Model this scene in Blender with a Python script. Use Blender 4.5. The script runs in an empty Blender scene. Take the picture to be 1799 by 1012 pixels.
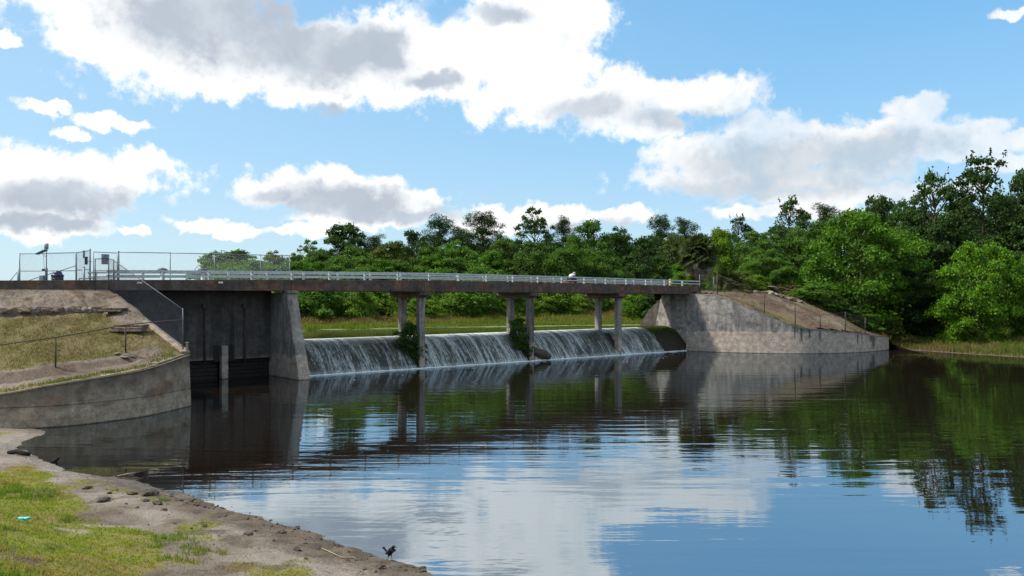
import bpy, math, random
import numpy as np
from mathutils import Vector, Matrix, noise as mnoise

S = bpy.context.scene
C = S.collection

# ------------------------------------------------------------------ camera, sky, sun, exposure
F, CXP, HOR, H = 1450.0, 899.5, 522.0, 4.8          # focal length in photo pixels, centre, horizon row, eye height over the water
cam_d = bpy.data.cameras.new("camera"); cam = bpy.data.objects.new("camera", cam_d); C.objects.link(cam)
cam.location = (0, 0, H); cam.rotation_euler = (math.radians(90), 0, 0)
cam_d.sensor_width = 36; cam_d.lens = 36 * F / 1799; cam_d.shift_y = 16 / 1799
cam_d.clip_start = 0.1; cam_d.clip_end = 6000
S.camera = cam

SUN_DIR = Vector((-0.62, -0.06, 0.78)).normalized()   # towards the sun
SUN_EL = math.asin(SUN_DIR.z); SUN_AZ = math.atan2(SUN_DIR.x, SUN_DIR.y)
sun_d = bpy.data.lights.new("sun", 'SUN'); sun = bpy.data.objects.new("sun", sun_d); C.objects.link(sun)
sun_d.energy = 3.5; sun_d.angle = math.radians(5); sun_d.color = (1, .93, .80)
sun.rotation_euler = (-SUN_DIR).to_track_quat('-Z', 'Y').to_euler(); sun.location = (-40, 10, 60)

EXPOSURE = 0.65; EXG = 2 ** EXPOSURE
vs = S.view_settings
S.display_settings.display_device = 'sRGB'
vs.view_transform = 'Standard'; vs.look = 'None'; vs.exposure = EXPOSURE; vs.gamma = 1; vs.use_curve_mapping = False
S.render.engine = 'CYCLES'
S.cycles.use_denoising = True
S.cycles.max_bounces = 8; S.cycles.diffuse_bounces = 3; S.cycles.glossy_bounces = 4
S.cycles.transmission_bounces = 5; S.cycles.transparent_max_bounces = 8
S.cycles.caustics_reflective = False; S.cycles.caustics_refractive = False

# ------------------------------------------------------------------ node helper
class NT:
    def __init__(s, tree): s.t = tree; s.n = tree.nodes; s.l = tree.links
    def node(s, typ, **kw):
        nd = s.n.new(typ)
        for k, v in kw.items(): setattr(nd, k, v)
        return nd
    def put(s, sock, v):
        if isinstance(v, bpy.types.NodeSocket): s.l.new(v, sock)
        elif v is not None:
            if isinstance(v, (tuple, list)) and len(v) == 3 and sock.type == 'RGBA': v = (*v, 1)
            sock.default_value = v
    def m(s, op, a, b=None, c=None, clamp=False):
        nd = s.node('ShaderNodeMath', operation=op, use_clamp=clamp)
        s.put(nd.inputs[0], a); s.put(nd.inputs[1], b); s.put(nd.inputs[2], c); return nd.outputs[0]
    def vm(s, op, a, b=None, sc=None):
        nd = s.node('ShaderNodeVectorMath', operation=op)
        s.put(nd.inputs[0], a); s.put(nd.inputs[1], b)
        if sc is not None: s.put(nd.inputs['Scale'], sc)
        return nd.outputs['Value'] if op in ('LENGTH', 'DOT_PRODUCT', 'DISTANCE') else nd.outputs[0]
    def noise(s, vec, scale=5, detail=4, rough=.5, dist=0, out=0):
        nd = s.node('ShaderNodeTexNoise'); s.put(nd.inputs['Vector'], vec)
        nd.inputs['Scale'].default_value = scale; nd.inputs['Detail'].default_value = detail
        nd.inputs['Roughness'].default_value = rough; nd.inputs['Distortion'].default_value = dist
        return nd.outputs[out]
    def ramp(s, fac, stops, interp='LINEAR'):
        nd = s.node('ShaderNodeValToRGB'); s.put(nd.inputs[0], fac); cr = nd.color_ramp; cr.interpolation = interp
        while len(cr.elements) < len(stops): cr.elements.new(.5)
        for e, (p, c) in zip(cr.elements, stops):
            e.position = p; e.color = (*c, 1) if isinstance(c, (tuple, list)) else (c, c, c, 1)
        return nd.outputs[0]
    def mix(s, fac, a, b, blend='MIX'):
        nd = s.node('ShaderNodeMix', data_type='RGBA', blend_type=blend); nd.clamp_factor = True
        s.put(nd.inputs[0], fac); s.put(nd.inputs[6], a); s.put(nd.inputs[7], b); return nd.outputs[2]
    def mapr(s, v, a, b, c=0., d=1., smooth=True):
        nd = s.node('ShaderNodeMapRange', interpolation_type='SMOOTHSTEP' if smooth else 'LINEAR')
        s.put(nd.inputs[0], v)
        for i, q in zip((1, 2, 3, 4), (a, b, c, d)): nd.inputs[i].default_value = q
        return nd.outputs[0]
    def sep(s, v):
        nd = s.node('ShaderNodeSeparateXYZ'); s.put(nd.inputs[0], v); return nd.outputs
    def comb(s, x, y, z):
        nd = s.node('ShaderNodeCombineXYZ'); s.put(nd.inputs[0], x); s.put(nd.inputs[1], y); s.put(nd.inputs[2], z); return nd.outputs[0]
    def pos(s): return s.node('ShaderNodeNewGeometry').outputs['Position']
    def attr(s, name, out='Color'): return s.node('ShaderNodeAttribute', attribute_name=name).outputs[out]
    def bump(s, h, strength=.3, dist=.05):
        nd = s.node('ShaderNodeBump'); s.put(nd.inputs['Height'], h)
        nd.inputs['Strength'].default_value = strength; nd.inputs['Distance'].default_value = dist; return nd.outputs[0]

# ------------------------------------------------------------------ sky with clouds
world = bpy.data.worlds.new("World"); S.world = world; world.use_nodes = True
w = NT(world.node_tree); w.n.clear()
SKY_STRENGTH = 0.12
sky = w.node('ShaderNodeTexSky', sky_type='NISHITA', sun_disc=False)
sky.sun_elevation = SUN_EL; sky.sun_rotation = SUN_AZ
sky.altitude = 0; sky.air_density = 1.0; sky.dust_density = 0.6; sky.ozone_density = 2.2
dirv = w.node('ShaderNodeTexCoord').outputs['Generated']
dx, dy, dz = w.sep(dirv)
az = w.m('ARCTAN2', dx, dy); el = w.m('ARCSINE', dz)
def ang(px, py):
    a = math.atan((px - CXP) / F)
    return a, math.atan((HOR - py) / math.hypot(F, px - CXP))
n1 = w.noise(dirv, 7, 4, .55, out=1); n2 = w.noise(dirv, 26, 7, .6, out=1)
warp = w.vm('ADD', w.vm('SCALE', w.vm('SUBTRACT', n1, (.5, .5, .5)), sc=.07), w.vm('SCALE', w.vm('SUBTRACT', n2, (.5, .5, .5)), sc=.045))
co = w.vm('ADD', w.comb(az, el, 0.0), w.vm('MULTIPLY', warp, (1, .8, 0)))
def field(blobs, k=.16):
    acc = None
    for (px, py, rx, ry) in blobs:
        a, e = ang(px, py)
        d = w.vm('LENGTH', w.vm('MULTIPLY', w.vm('SUBTRACT', co, (a, e, 0)), (F / rx, F / ry, 0)))
        acc = d if acc is None else w.m('SMOOTH_MIN', acc, d, k)
    return acc
WHITE = [(300,45,210,105),(470,120,250,70),(640,110,230,80),(820,90,160,100),(930,60,150,110),(1010,40,75,50),(850,190,50,34),(170,20,110,50),(180,75,90,32),
  (960,165,100,66),(1070,185,130,62),(1210,175,150,42),(1150,225,100,36),
  (1230,285,120,40),(1390,255,160,62),(1540,245,150,50),(1330,310,240,46),(1620,178,60,20),(1690,240,70,24),(1700,265,110,20),
  (80,192,46,13),(195,207,60,15),(125,229,28,11),(100,300,190,46),(250,280,58,30),(70,345,140,40),(60,398,130,26),
  (240,403,32,12),(480,325,72,38),(600,335,140,44),(730,352,62,34),(640,380,150,22),(400,398,105,14),(540,405,90,14),
  (960,372,90,24),(1090,376,80,20),(860,385,90,24),(1480,345,200,20),(1400,370,150,16),(1780,296,60,16),(1790,20,40,10),(20,62,36,9)]
GREY = [(390,25,180,85),(520,95,190,58),(640,92,90,42),(90,350,150,36),(600,352,170,34),(480,335,45,18),(1040,200,100,30),(1190,215,100,26),
  (1360,296,210,46),(1500,262,150,34),(1330,335,220,24),(690,375,140,18),(60,398,110,18),(870,20,50,24),(1010,395,110,16),(560,195,60,14),(760,150,60,16)]
fw = field([(a_, b_, c_ * .93, d_ * .92) for a_, b_, c_, d_ in WHITE], .17); fg = field(GREY, .25)
fb = w.noise(dirv, 34, 8, .62)
# outside the picture unseen broken cumulus goes on, thickened to whiten the ambient light
fb2 = w.noise(dirv, 13, 6, .58)
inaz = w.mapr(w.m('ABSOLUTE', az), .60, .72); inel = w.mapr(el, .37, .45); infr = w.m('MAXIMUM', inaz, inel)
pl = w.vm('MULTIPLY', w.comb(dx, dy, 0.0), w.comb(*( [w.m('DIVIDE', 1.0, w.m('ADD', w.m('MAXIMUM', dz, 0.0), .18))] * 3)))
gn = w.noise(pl, 1.25, 8, .56)
gen = w.mapr(gn, .44, .58)
a_in = w.mapr(w.m('ADD', fw, w.m('ADD', w.m('MULTIPLY', w.m('SUBTRACT', fb, .5), 1.5), w.m('MULTIPLY', w.m('SUBTRACT', fb2, .5), 1.1))), 1.16, .72)
thin = w.m('MULTIPLY', w.mapr(az, -.05, .30), w.mapr(fb2, .60, .38, 0, .30)); a_in = w.m('MULTIPLY', a_in, w.m('SUBTRACT', 1.0, thin))
hole = w.mapr(w.m('ADD', field([(770, 20, 42, 20), (1000, 262, 60, 16), (80, 100, 30, 14)], .1), w.m('MULTIPLY', w.m('SUBTRACT', fb, .5), 1.6)), .45, 1.5); a_in = w.m('MULTIPLY', a_in, hole)
alpha = w.m('MULTIPLY', w.m('ADD', a_in, w.m('MULTIPLY', gen, infr), clamp=True), .97)
g_in = w.mapr(w.m('ADD', fg, w.m('ADD', w.m('MULTIPLY', w.m('SUBTRACT', fb, .5), 1.5), w.m('MULTIPLY', w.m('SUBTRACT', fb2, .5), .9))), 1.30, .40)
g_out = w.m('MULTIPLY', w.mapr(gn, .56, .72), infr)
grey = w.m('ADD', w.m('MULTIPLY', g_in, w.m('SUBTRACT', 1.0, infr)), g_out, clamp=True)
side = w.mapr(az, -.05, .4)                              # the clouds away from the sun are a little duller
side = w.m('MAXIMUM', side, w.mapr(w.m('ABSOLUTE', az), 1.9, 2.6))
lit = w.mix(side, (1.22, 1.21, 1.19), (1.0, 1.01, 1.02))
lit = w.mix(w.mapr(fb, .45, .70, 0, .40), lit, (.66, .72, .79))
dull = w.mix(w.mapr(fb2, .38, .62), w.mix(side, (.41, .48, .58), (.50, .57, .63)), w.mix(side, (.58, .65, .73), (.66, .71, .76)))
cloud = w.mix(w.m('MULTIPLY', grey, .86), lit, dull)
cl10 = w.vm('SCALE', cloud, sc=1 / SKY_STRENGTH / EXG)
blue = w.ramp(w.m('DIVIDE', w.m('MAXIMUM', el, 0.0), 1.5708), [(0, (.64, .79, .90)), (.05, (.53, .72, .90)), (.11, (.36, .65, .92)), (.24, (.16, .50, .90)), (.6, (.10, .36, .76)), (1, (.07, .26, .62))])
glow = w.mapr(w.vm('DOT_PRODUCT', dirv, tuple(SUN_DIR)), -.05, .85, 0, .75, smooth=False)
blue = w.mix(glow, blue, (.66, .82, .93))
skc = w.mix(.75, w.mix(1.0, sky.outputs[0], (.75, .98, 1.05), 'MULTIPLY'), w.vm('SCALE', blue, sc=1 / SKY_STRENGTH / EXG))
bg = w.node('ShaderNodeBackground'); bg.inputs['Strength'].default_value = SKY_STRENGTH
w.put(bg.inputs['Color'], w.mix(alpha, skc, cl10))
wo = w.node('ShaderNodeOutputWorld'); w.l.new(bg.outputs[0], wo.inputs[0])
world.cycles.sampling_method = 'MANUAL'; world.cycles.sample_map_resolution = 512

# ------------------------------------------------------------------ numbers and frames
def P(px, py, Y): return Vector(((px - CXP) / F * Y, Y, H - (py - HOR) / F * Y))    # what a photo point at depth Y measures
A = Vector((-12.155, 50.14)); U = Vector((15.86 + 12.155, 74.04 - 50.14)).normalized(); V = Vector((-U.y, U.x))   # weir toe line, bridge direction, upstream
def B(t, v, z): q = A + U * t + V * v; return Vector((q.x, q.y, z))
def t_at(px, v=0.0):
    r = (px - CXP) / F
    return -((A.x + v * V.x) - r * (A.y + v * V.y)) / (U.x - r * U.y)
def lerp(a, b, k): return a + (b - a) * k
rng = np.random.default_rng(7)
random.seed(5)
def _h(ix, iy, seed):
    n = (ix.astype(np.int64) * 374761393 + iy.astype(np.int64) * 668265263 + seed * 1442695041) & 0x7fffffff
    n = ((n ^ (n >> 13)) * 1274126177) & 0x7fffffff
    return ((n ^ (n >> 16)) & 0xffff) / 65535.0
def vnoise(x, y, seed=0):
    x = np.asarray(x, float); y = np.asarray(y, float)
    ix = np.floor(x); iy = np.floor(y); fx = x - ix; fy = y - iy
    fx = fx * fx * (3 - 2 * fx); fy = fy * fy * (3 - 2 * fy)
    a = _h(ix, iy, seed); b = _h(ix + 1, iy, seed); c = _h(ix, iy + 1, seed); d = _h(ix + 1, iy + 1, seed)
    return (a * (1 - fx) + b * fx) * (1 - fy) + (c * (1 - fx) + d * fx) * fy
def fbm(x, y, seed=0, oct=4):
    s = 0; a = .5; tot = 0
    for k in range(oct):
        s = s + a * vnoise(np.asarray(x) * 2 ** k, np.asarray(y) * 2 ** k, seed + k * 17); tot += a; a *= .5
    return s / tot
def smooth(a, b, x):
    k = np.clip((np.asarray(x, float) - a) / (b - a), 0, 1); return k * k * (3 - 2 * k)
def sdist(x, y, line):
    """signed distance to an open polyline, positive on its left side"""
    x = np.asarray(x, float); y = np.asarray(y, float); best = np.full(x.shape, 1e18); sg = np.ones(x.shape)
    for (x0, y0), (x1, y1) in zip(line[:-1], line[1:]):
        ex, ey = x1 - x0, y1 - y0; L2 = ex * ex + ey * ey
        k = np.clip(((x - x0) * ex + (y - y0) * ey) / L2, 0, 1)
        d2 = (x - x0 - k * ex) ** 2 + (y - y0 - k * ey) ** 2
        cr = ex * (y - y0) - ey * (x - x0)
        up = d2 < best - 1e-9; best = np.where(up, d2, best); sg = np.where(up, np.sign(cr), sg)
    return np.sqrt(best) * sg

# ------------------------------------------------------------------ object helpers
def tag(o, label=None, cat=None, group=None, kind=None):
    if label: o['label'] = label
    if cat: o['category'] = cat
    if group: o['group'] = group
    if kind: o['kind'] = kind
    return o
def empty(name, loc=(0, 0, 0), label=None, cat=None, group=None):
    o = bpy.data.objects.new(name, None); C.objects.link(o); o.location = loc; o.empty_display_size = .2
    return tag(o, label, cat, group)
def link(name, me, parent=None, loc=None):
    o = bpy.data.objects.new(name, me); C.objects.link(o)
    if parent is not None: o.parent = parent
    if loc is not None: o.location = loc
    return o
def wloc(o):
    v = Vector(o.location)
    while o.parent: o = o.parent; v += Vector(o.location)
    return v
def np_mesh(name, Vt, Fc, mat=None, attrs=None, smooth_=False):
    Vt = np.asarray(Vt, np.float32); Fc = np.asarray(Fc, np.int32); k = Fc.shape[1]
    me = bpy.data.meshes.new(name)
    me.vertices.add(len(Vt)); me.vertices.foreach_set('co', Vt.ravel())
    me.loops.add(len(Fc) * k); me.loops.foreach_set('vertex_index', Fc.ravel())
    me.polygons.add(len(Fc)); me.polygons.foreach_set('loop_start', np.arange(len(Fc), dtype=np.int32) * k)
    me.polygons.foreach_set('use_smooth', np.full(len(Fc), smooth_))
    for nm, arr in (attrs or {}).items():
        arr = np.asarray(arr, np.float32)
        if arr.ndim == 1:
            a = me.attributes.new(nm, 'FLOAT', 'POINT'); a.data.foreach_set('value', arr)
        else:
            if arr.shape[1] == 3: arr = np.concatenate([arr, np.ones((len(arr), 1), np.float32)], 1)
            a = me.attributes.new(nm, 'FLOAT_COLOR', 'POINT'); a.data.foreach_set('color', arr.ravel())
    me.update(calc_edges=True); me.validate()
    if mat: me.materials.append(mat)
    return me
class MB:
    """collects shapes in world coordinates, builds them as one mesh"""
    def __init__(s): s.v = []; s.f = []; s.sm = []
    def add(s, pts, faces, sm=False):
        o = len(s.v); s.v += [Vector(p) for p in pts]
        for f in faces: s.f.append([o + i for i in f]); s.sm.append(sm)
        return s
    def hexa(s, p):                                       # 4 bottom, 4 top, same order
        return s.add(p, [(3, 2, 1, 0), (4, 5, 6, 7), (0, 1, 5, 4), (1, 2, 6, 5), (2, 3, 7, 6), (3, 0, 4, 7)])
    def box(s, c, d, rz=0):
        c = Vector(c); ca, sa = math.cos(rz), math.sin(rz); p = []
        for z in (-.5, .5):
            for x, y in ((-.5, -.5), (.5, -.5), (.5, .5), (-.5, .5)):
                X, Y = x * d[0], y * d[1]; p.append(c + Vector((X * ca - Y * sa, X * sa + Y * ca, z * d[2])))
        return s.hexa(p)
    def bx(s, t0, t1, v0, v1, z0, z1):                    # box in the bridge frame; z may be a pair (at t0, at t1)
        za, zb = (z0, z0) if not isinstance(z0, tuple) else z0; zc, zd = (z1, z1) if not isinstance(z1, tuple) else z1
        return s.hexa([B(t0, v0, za), B(t1, v0, zb), B(t1, v1, zb), B(t0, v1, za), B(t0, v0, zc), B(t1, v0, zd), B(t1, v1, zd), B(t0, v1, zc)])
    def bar(s, p0, p1, w_, h_, up=(0, 0, 1)):
        p0 = Vector(p0); p1 = Vector(p1); d = (p1 - p0).normalized(); sd = d.cross(Vector(up))
        if sd.length < 1e-4: sd = d.cross(Vector((1, 0, 0)))
        sd.normalize(); u2 = sd.cross(d).normalized(); a = sd * w_ / 2; b = u2 * h_ / 2
        return s.hexa([p0 - a - b, p0 + a - b, p1 + a - b, p1 - a - b, p0 - a + b, p0 + a + b, p1 + a + b, p1 - a + b])
    def tube(s, pts, r, n=8, cap=True, sm=True):
        pts = [Vector(p) for p in pts]
        if not isinstance(r, (list, tuple)): r = [r] * len(pts)
        o = len(s.v); prev = None
        for i, p in enumerate(pts):
            d = (pts[min(i + 1, len(pts) - 1)] - pts[max(i - 1, 0)]).normalized()
            x = d.cross(Vector((0, 0, 1))) if prev is None else prev - d * prev.dot(d)
            if x.length < 1e-4: x = d.cross(Vector((1, 0, 0)))
            x.normalize(); prev = x; y = d.cross(x)
            for k in range(n):
                a = 2 * math.pi * k / n; s.v.append(p + (x * math.cos(a) + y * math.sin(a)) * r[i])
        for i in range(len(pts) - 1):
            for k in range(n):
                k2 = (k + 1) % n; s.f.append([o + i * n + k, o + i * n + k2, o + (i + 1) * n + k2, o + (i + 1) * n + k]); s.sm.append(sm)
        if cap:
            s.f.append([o + k for k in range(n)][::-1]); s.sm.append(False)
            s.f.append([o + (len(pts) - 1) * n + k for k in range(n)]); s.sm.append(False)
        return s
    def lathe(s, c, prof, n=16, sm=True):                 # prof: (radius, z)
        c = Vector(c); o = len(s.v)
        for r, z in prof:
            for k in range(n):
                a = 2 * math.pi * k / n; s.v.append(c + Vector((r * math.cos(a), r * math.sin(a), z)))
        for i in range(len(prof) - 1):
            for k in range(n):
                k2 = (k + 1) % n; s.f.append([o + i * n + k, o + i * n + k2, o + (i + 1) * n + k2, o + (i + 1) * n + k]); s.sm.append(sm)
        s.f.append([o + k for k in range(n)][::-1]); s.sm.append(False)
        s.f.append([o + (len(prof) - 1) * n + k for k in range(n)]); s.sm.append(False)
        return s
    def sheet(s, rows, sm=True):                          # rows of points -> quads
        o = len(s.v); m_ = len(rows[0])
        for r in rows: s.v += [Vector(p) for p in r]
        for i in range(len(rows) - 1):
            for j in range(m_ - 1):
                s.f.append([o + i * m_ + j, o + i * m_ + j + 1, o + (i + 1) * m_ + j + 1, o + (i + 1) * m_ + j]); s.sm.append(sm)
        return s
    def mesh(s, name, mat, org=Vector((0, 0, 0))):
        me = bpy.data.meshes.new(name); me.from_pydata([tuple(p - org) for p in s.v], [], s.f)
        me.polygons.foreach_set('use_smooth', s.sm); me.update()
        if mat: me.materials.append(mat)
        return me
    def build(s, name, mat, parent=None, bev=0, org=None):
        """one object; org = its own origin in the world, else its parent's"""
        base = wloc(parent) if parent else Vector((0, 0, 0))
        og = Vector(org) if org is not None else base
        o = link(name, s.mesh(name, mat, og), parent, og - base)
        if bev:
            b = o.modifiers.new("bevel", 'BEVEL'); b.width = bev; b.segments = 2; b.limit_method = 'ANGLE'; b.angle_limit = math.radians(40)
        return o
def chain_link(mb, a, b, c, d, step=.075, r=.0019):
    """diamond wire mesh over the quad a,b (foot) c,d (top)"""
    a, b, c, d = map(Vector, (a, b, c, d)); L = ((b - a).length + (c - d).length) / 2; h = ((d - a).length + (c - b).length) / 2
    q = lambda s_, w_: (a.lerp(b, s_ / L)).lerp(d.lerp(c, s_ / L), w_ / h)
    nrm = (b - a).cross(d - a).normalized() * .004
    for sg in (1, -1):
        k = -h if sg > 0 else 0.0
        end = L if sg > 0 else L + h
        while k < end:
            # line s = k + sg*w
            w0, w1 = 0.0, h
            if sg > 0: w0 = max(w0, -k); w1 = min(w1, L - k)
            else: w0 = max(w0, k - L); w1 = min(w1, k)
            if w1 - w0 > .03: mb.tube([q(k + sg * w0, w0) + nrm * sg, q(k + sg * w1, w1) + nrm * sg], r, 3, cap=False, sm=False)
            k += step
    return mb

# ------------------------------------------------------------------ materials
M = {}
def new_mat(name):
    m_ = bpy.data.materials.new(name); m_.use_nodes = True; t = NT(m_.node_tree); t.n.clear(); M[name] = m_
    out = t.node('ShaderNodeOutputMaterial'); return m_, t, out
def principled(t, out, col, rough=.8, bump=None, metal=0, spec=.3, **kw):
    b = t.node('ShaderNodeBsdfPrincipled'); t.put(b.inputs['Base Color'], col); t.put(b.inputs['Roughness'], rough)
    t.put(b.inputs['Metallic'], metal); t.put(b.inputs['Specular IOR Level'], spec)
    if bump is not None: t.put(b.inputs['Normal'], bump)
    t.l.new(b.outputs[0], out.inputs[0]); return b
def plain(name, col, rough=.6, metal=0, spec=.4, var=.25, scale=8, bump=.0):
    m_, t, out = new_mat(name); p = t.pos(); n = t.noise(p, scale, 5, .6)
    c = t.mix(t.mapr(n, .3, .7), tuple(x * (1 - var) for x in col), tuple(min(1, x * (1 + var)) for x in col))
    principled(t, out, c, rough, t.bump(t.noise(p, scale * 5, 4), bump, .02) if bump else None, metal, spec); return m_
def concrete(name, base, dark, pale, zline=1.35, streak=.7, band=.6, brown=None, pebble=.5, drips=None, top_dark=None, mw=.85):
    """weathered cast concrete: rain streaks, mildew, a scoured paler band up to the flood line"""
    m_, t, out = new_mat(name); p = t.pos(); x, y, z = t.sep(p)
    big = t.noise(p, .55, 5, .6); fine = t.noise(p, 9, 6, .65)
    mott = t.noise(t.vm('MULTIPLY', p, (1, 1, 1.3)), 1.25, 8, .66); pat = t.mapr(t.noise(t.vm('MULTIPLY', p, (1, 1, .25)), .33, 3, .5), .38, .6)
    st = t.noise(t.vm('MULTIPLY', p, (1, 1, .11)), 1.35, 5, .6); st2 = t.noise(t.vm('MULTIPLY', p, (1, 1, .05)), 6.5, 5, .6)
    c = t.mix(t.mapr(big, .35, .68), base, tuple(q * .78 for q in base))
    sk = t.m('MULTIPLY', t.mapr(t.m('ADD', t.m('MULTIPLY', st, .72), t.m('MULTIPLY', st2, .28)), .45, .60), t.mapr(pat, 0, 1, .25, 1))
    sk = t.m('MULTIPLY', t.m('MAXIMUM', sk, t.mapr(mott, .47, .62, 0, mw)), streak)
    if brown: c = t.mix(t.mapr(t.noise(t.vm('MULTIPLY', p, (1, 1, 1.6)), .8, 6, .65), .45, .62), c, brown)
    c = t.mix(sk, c, dark)
    zl = t.m('ADD', z, t.m('MULTIPLY', t.m('SUBTRACT', t.noise(t.vm('MULTIPLY', p, (1, 1, .3)), 1.1, 4, .6), .5), .7))
    low = t.mapr(zl, zline + .12, zline - .12)
    pc = t.mix(t.mapr(t.noise(p, 14, 5, .7), .35, .65), pale, tuple(q * .72 for q in pale))
    ln = t.mapr(t.noise(t.vm('MULTIPLY', p, (.12, .12, 6)), 1.5, 3, .6), .56, .68, 0, .35)
    pc = t.mix(ln, pc, tuple(q * .6 for q in pale))
    c = t.mix(t.m('MULTIPLY', low, band), c, pc)
    wet = t.mapr(t.m('ADD', z, t.m('MULTIPLY', fine, .06)), .10, .03)
    c = t.mix(t.m('MULTIPLY', wet, .85), c, (.02, .022, .016))
    if top_dark:
        tz = t.mapr(t.m('ADD', t.attr('edge', 'Fac'), t.m('MULTIPLY', t.m('SUBTRACT', st, .5), .6)), .0, top_dark, 1, 0)
        c = t.mix(t.m('MULTIPLY', tz, .8), c, dark)
    if drips:
        acc = None
        for (x0, wd, zt, zb) in drips:
            f = t.mapr(t.m('ABSOLUTE', t.m('SUBTRACT', t.m('ADD', x, t.m('MULTIPLY', t.m('SUBTRACT', st2, .5), wd * 2.2)), x0)), wd, wd * .15)
            f = t.m('MULTIPLY', f, t.mapr(t.m('ADD', z, t.m('MULTIPLY', t.m('SUBTRACT', st2, .5), 1.6)), zb, zb + .4))
            acc = f if acc is None else t.m('MAXIMUM', acc, f)
        c = t.mix(t.m('MULTIPLY', acc, .9), c, (.030, .026, .024))
    c = t.mix(t.mapr(fine, .35, .7, 0, .35), c, tuple(q * .55 for q in base))
    fz = t.m('FRACT', t.m('ADD', t.m('DIVIDE', z, .61), t.m('MULTIPLY', fine, .03))); pour = t.m('MULTIPLY', t.mapr(t.m('ABSOLUTE', t.m('SUBTRACT', fz, .5)), .03, .0), t.mapr(mott, .40, .55)); c = t.mix(t.m('MULTIPLY', pour, .5), c, tuple(q * .35 for q in base))
    blot = t.noise(p, 2.6, 8, .72); spk = t.noise(p, 22, 4, .7)
    c = t.mix(1.0, c, t.ramp(blot, [(.30, .55), (.5, 1.0), (.68, 1.45)]), 'MULTIPLY'); c = t.mix(t.mapr(spk, .58, .68, 0, .6), c, tuple(q * .3 for q in base))
    bm = t.m('ADD', t.m('MULTIPLY', fine, .6), t.m('MULTIPLY', t.noise(p, 30, 3, .6), t.m('MULTIPLY', low, pebble)))
    principled(t, out, c, .9, t.bump(bm, .55, .05), 0, .2); return m_

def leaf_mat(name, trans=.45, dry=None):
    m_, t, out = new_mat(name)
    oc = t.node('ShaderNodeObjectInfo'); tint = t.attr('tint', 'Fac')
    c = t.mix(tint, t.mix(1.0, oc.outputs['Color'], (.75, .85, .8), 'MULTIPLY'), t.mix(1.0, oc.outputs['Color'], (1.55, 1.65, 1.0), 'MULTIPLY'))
    d = t.node('ShaderNodeBsdfDiffuse'); t.put(d.inputs[0], c)
    tr = t.node('ShaderNodeBsdfTranslucent'); t.put(tr.inputs[0], t.mix(1.0, c, (1.35, 1.5, .7), 'MULTIPLY'))
    g = t.node('ShaderNodeBsdfGlossy'); t.put(g.inputs[0], (.7, .75, .7)); g.inputs['Roughness'].default_value = .5
    mx = t.node('ShaderNodeMixShader'); mx.inputs[0].default_value = trans; t.l.new(d.outputs[0], mx.inputs[1]); t.l.new(tr.outputs[0], mx.inputs[2])
    m2 = t.node('ShaderNodeMixShader'); m2.inputs[0].default_value = .015; t.l.new(mx.outputs[0], m2.inputs[1]); t.l.new(g.outputs[0], m2.inputs[2])
    t.l.new(m2.outputs[0], out.inputs[0]); return m_
def blade_mat(name):
    m_, t, out = new_mat(name); c = t.attr('col')
    d = t.node('ShaderNodeBsdfDiffuse'); t.put(d.inputs[0], c)
    tr = t.node('ShaderNodeBsdfTranslucent'); t.put(tr.inputs[0], t.mix(1.0, c, (1.2, 1.3, .8), 'MULTIPLY'))
    mx = t.node('ShaderNodeMixShader'); mx.inputs[0].default_value = .4; t.l.new(d.outputs[0], mx.inputs[1]); t.l.new(tr.outputs[0], mx.inputs[2])
    t.l.new(mx.outputs[0], out.inputs[0]); return m_

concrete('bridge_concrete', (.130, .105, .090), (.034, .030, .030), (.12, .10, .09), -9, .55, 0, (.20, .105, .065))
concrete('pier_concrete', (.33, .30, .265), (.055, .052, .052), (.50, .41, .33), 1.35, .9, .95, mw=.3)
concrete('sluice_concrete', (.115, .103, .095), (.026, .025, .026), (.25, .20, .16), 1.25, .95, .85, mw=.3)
concrete('left_wing_concrete', (.35, .29, .22), (.115, .10, .08), (.46, .37, .275), .62, .6, .8, (.25, .165, .105), .9, top_dark=.8, mw=.6)
concrete('right_wing_concrete', (.35, .325, .30), (.064, .064, .070), (.52, .43, .36), 1.75, .8, .92, None, .8,
         drips=[(24.55, .22, 2, .95), (25.25, .16, 2, 1.05), (26.2, .22, 2, .95), (24.0, .10, 2, 1.2), (30.0, .12, 1.7, .75), (30.5, .10, 1.7, .8), (31.9, .75, 1.6, .75), (31.9, .28, 1.6, .15)])
plain('galvanized', (.20, .235, .265), .5, .3, .5, .15, 6)
plain('rail_paint', (.46, .50, .50), .5, .15, .4, .18, 5)
plain('dull_steel', (.075, .088, .105), .6, .2, .4, .25, 6)
plain('rusty_steel', (.075, .060, .052), .75, .2, .3, .4, 12)
plain('black_plastic', (.012, .016, .03), .35, 0, .5, .2, 4)
plain('blue_plastic', (.012, .022, .06), .4, 0, .5, .2, 4)
plain('sign_white', (.42, .47, .50), .5, 0, .4, .08, 3)
plain('sign_ink', (.04, .06, .08), .6, 0, .3, .1, 3)
plain('solar_blue', (.03, .045, .085), .25, 0, .6, .1, 3)
plain('box_grey', (.22, .265, .31), .5, .1, .4, .1, 3)
plain('timber_dark', (.020, .018, .017), .8, 0, .25, .35, 6, .2)
plain('yellow_paint', (.55, .42, .14), .6, 0, .3, .15, 5)
plain('bark', (.085, .070, .055), .95, 0, .1, .4, 3, .4)
plain('pine_bark', (.090, .062, .048), .95, 0, .1, .4, 3, .4)
plain('stone_block', (.155, .12, .095), .95, 0, .15, .45, 5, .5)
plain('pale_stone', (.21, .185, .16), .95, 0, .15, .3, 5, .5)
plain('sandstone', (.25, .20, .165), .95, 0, .15, .35, 3, .3)
plain('clod', (.080, .066, .052), .95, 0, .15, .5, 14, .6)
plain('pebble', (.10, .09, .08), .9, 0, .2, .6, 3, .3)
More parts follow.
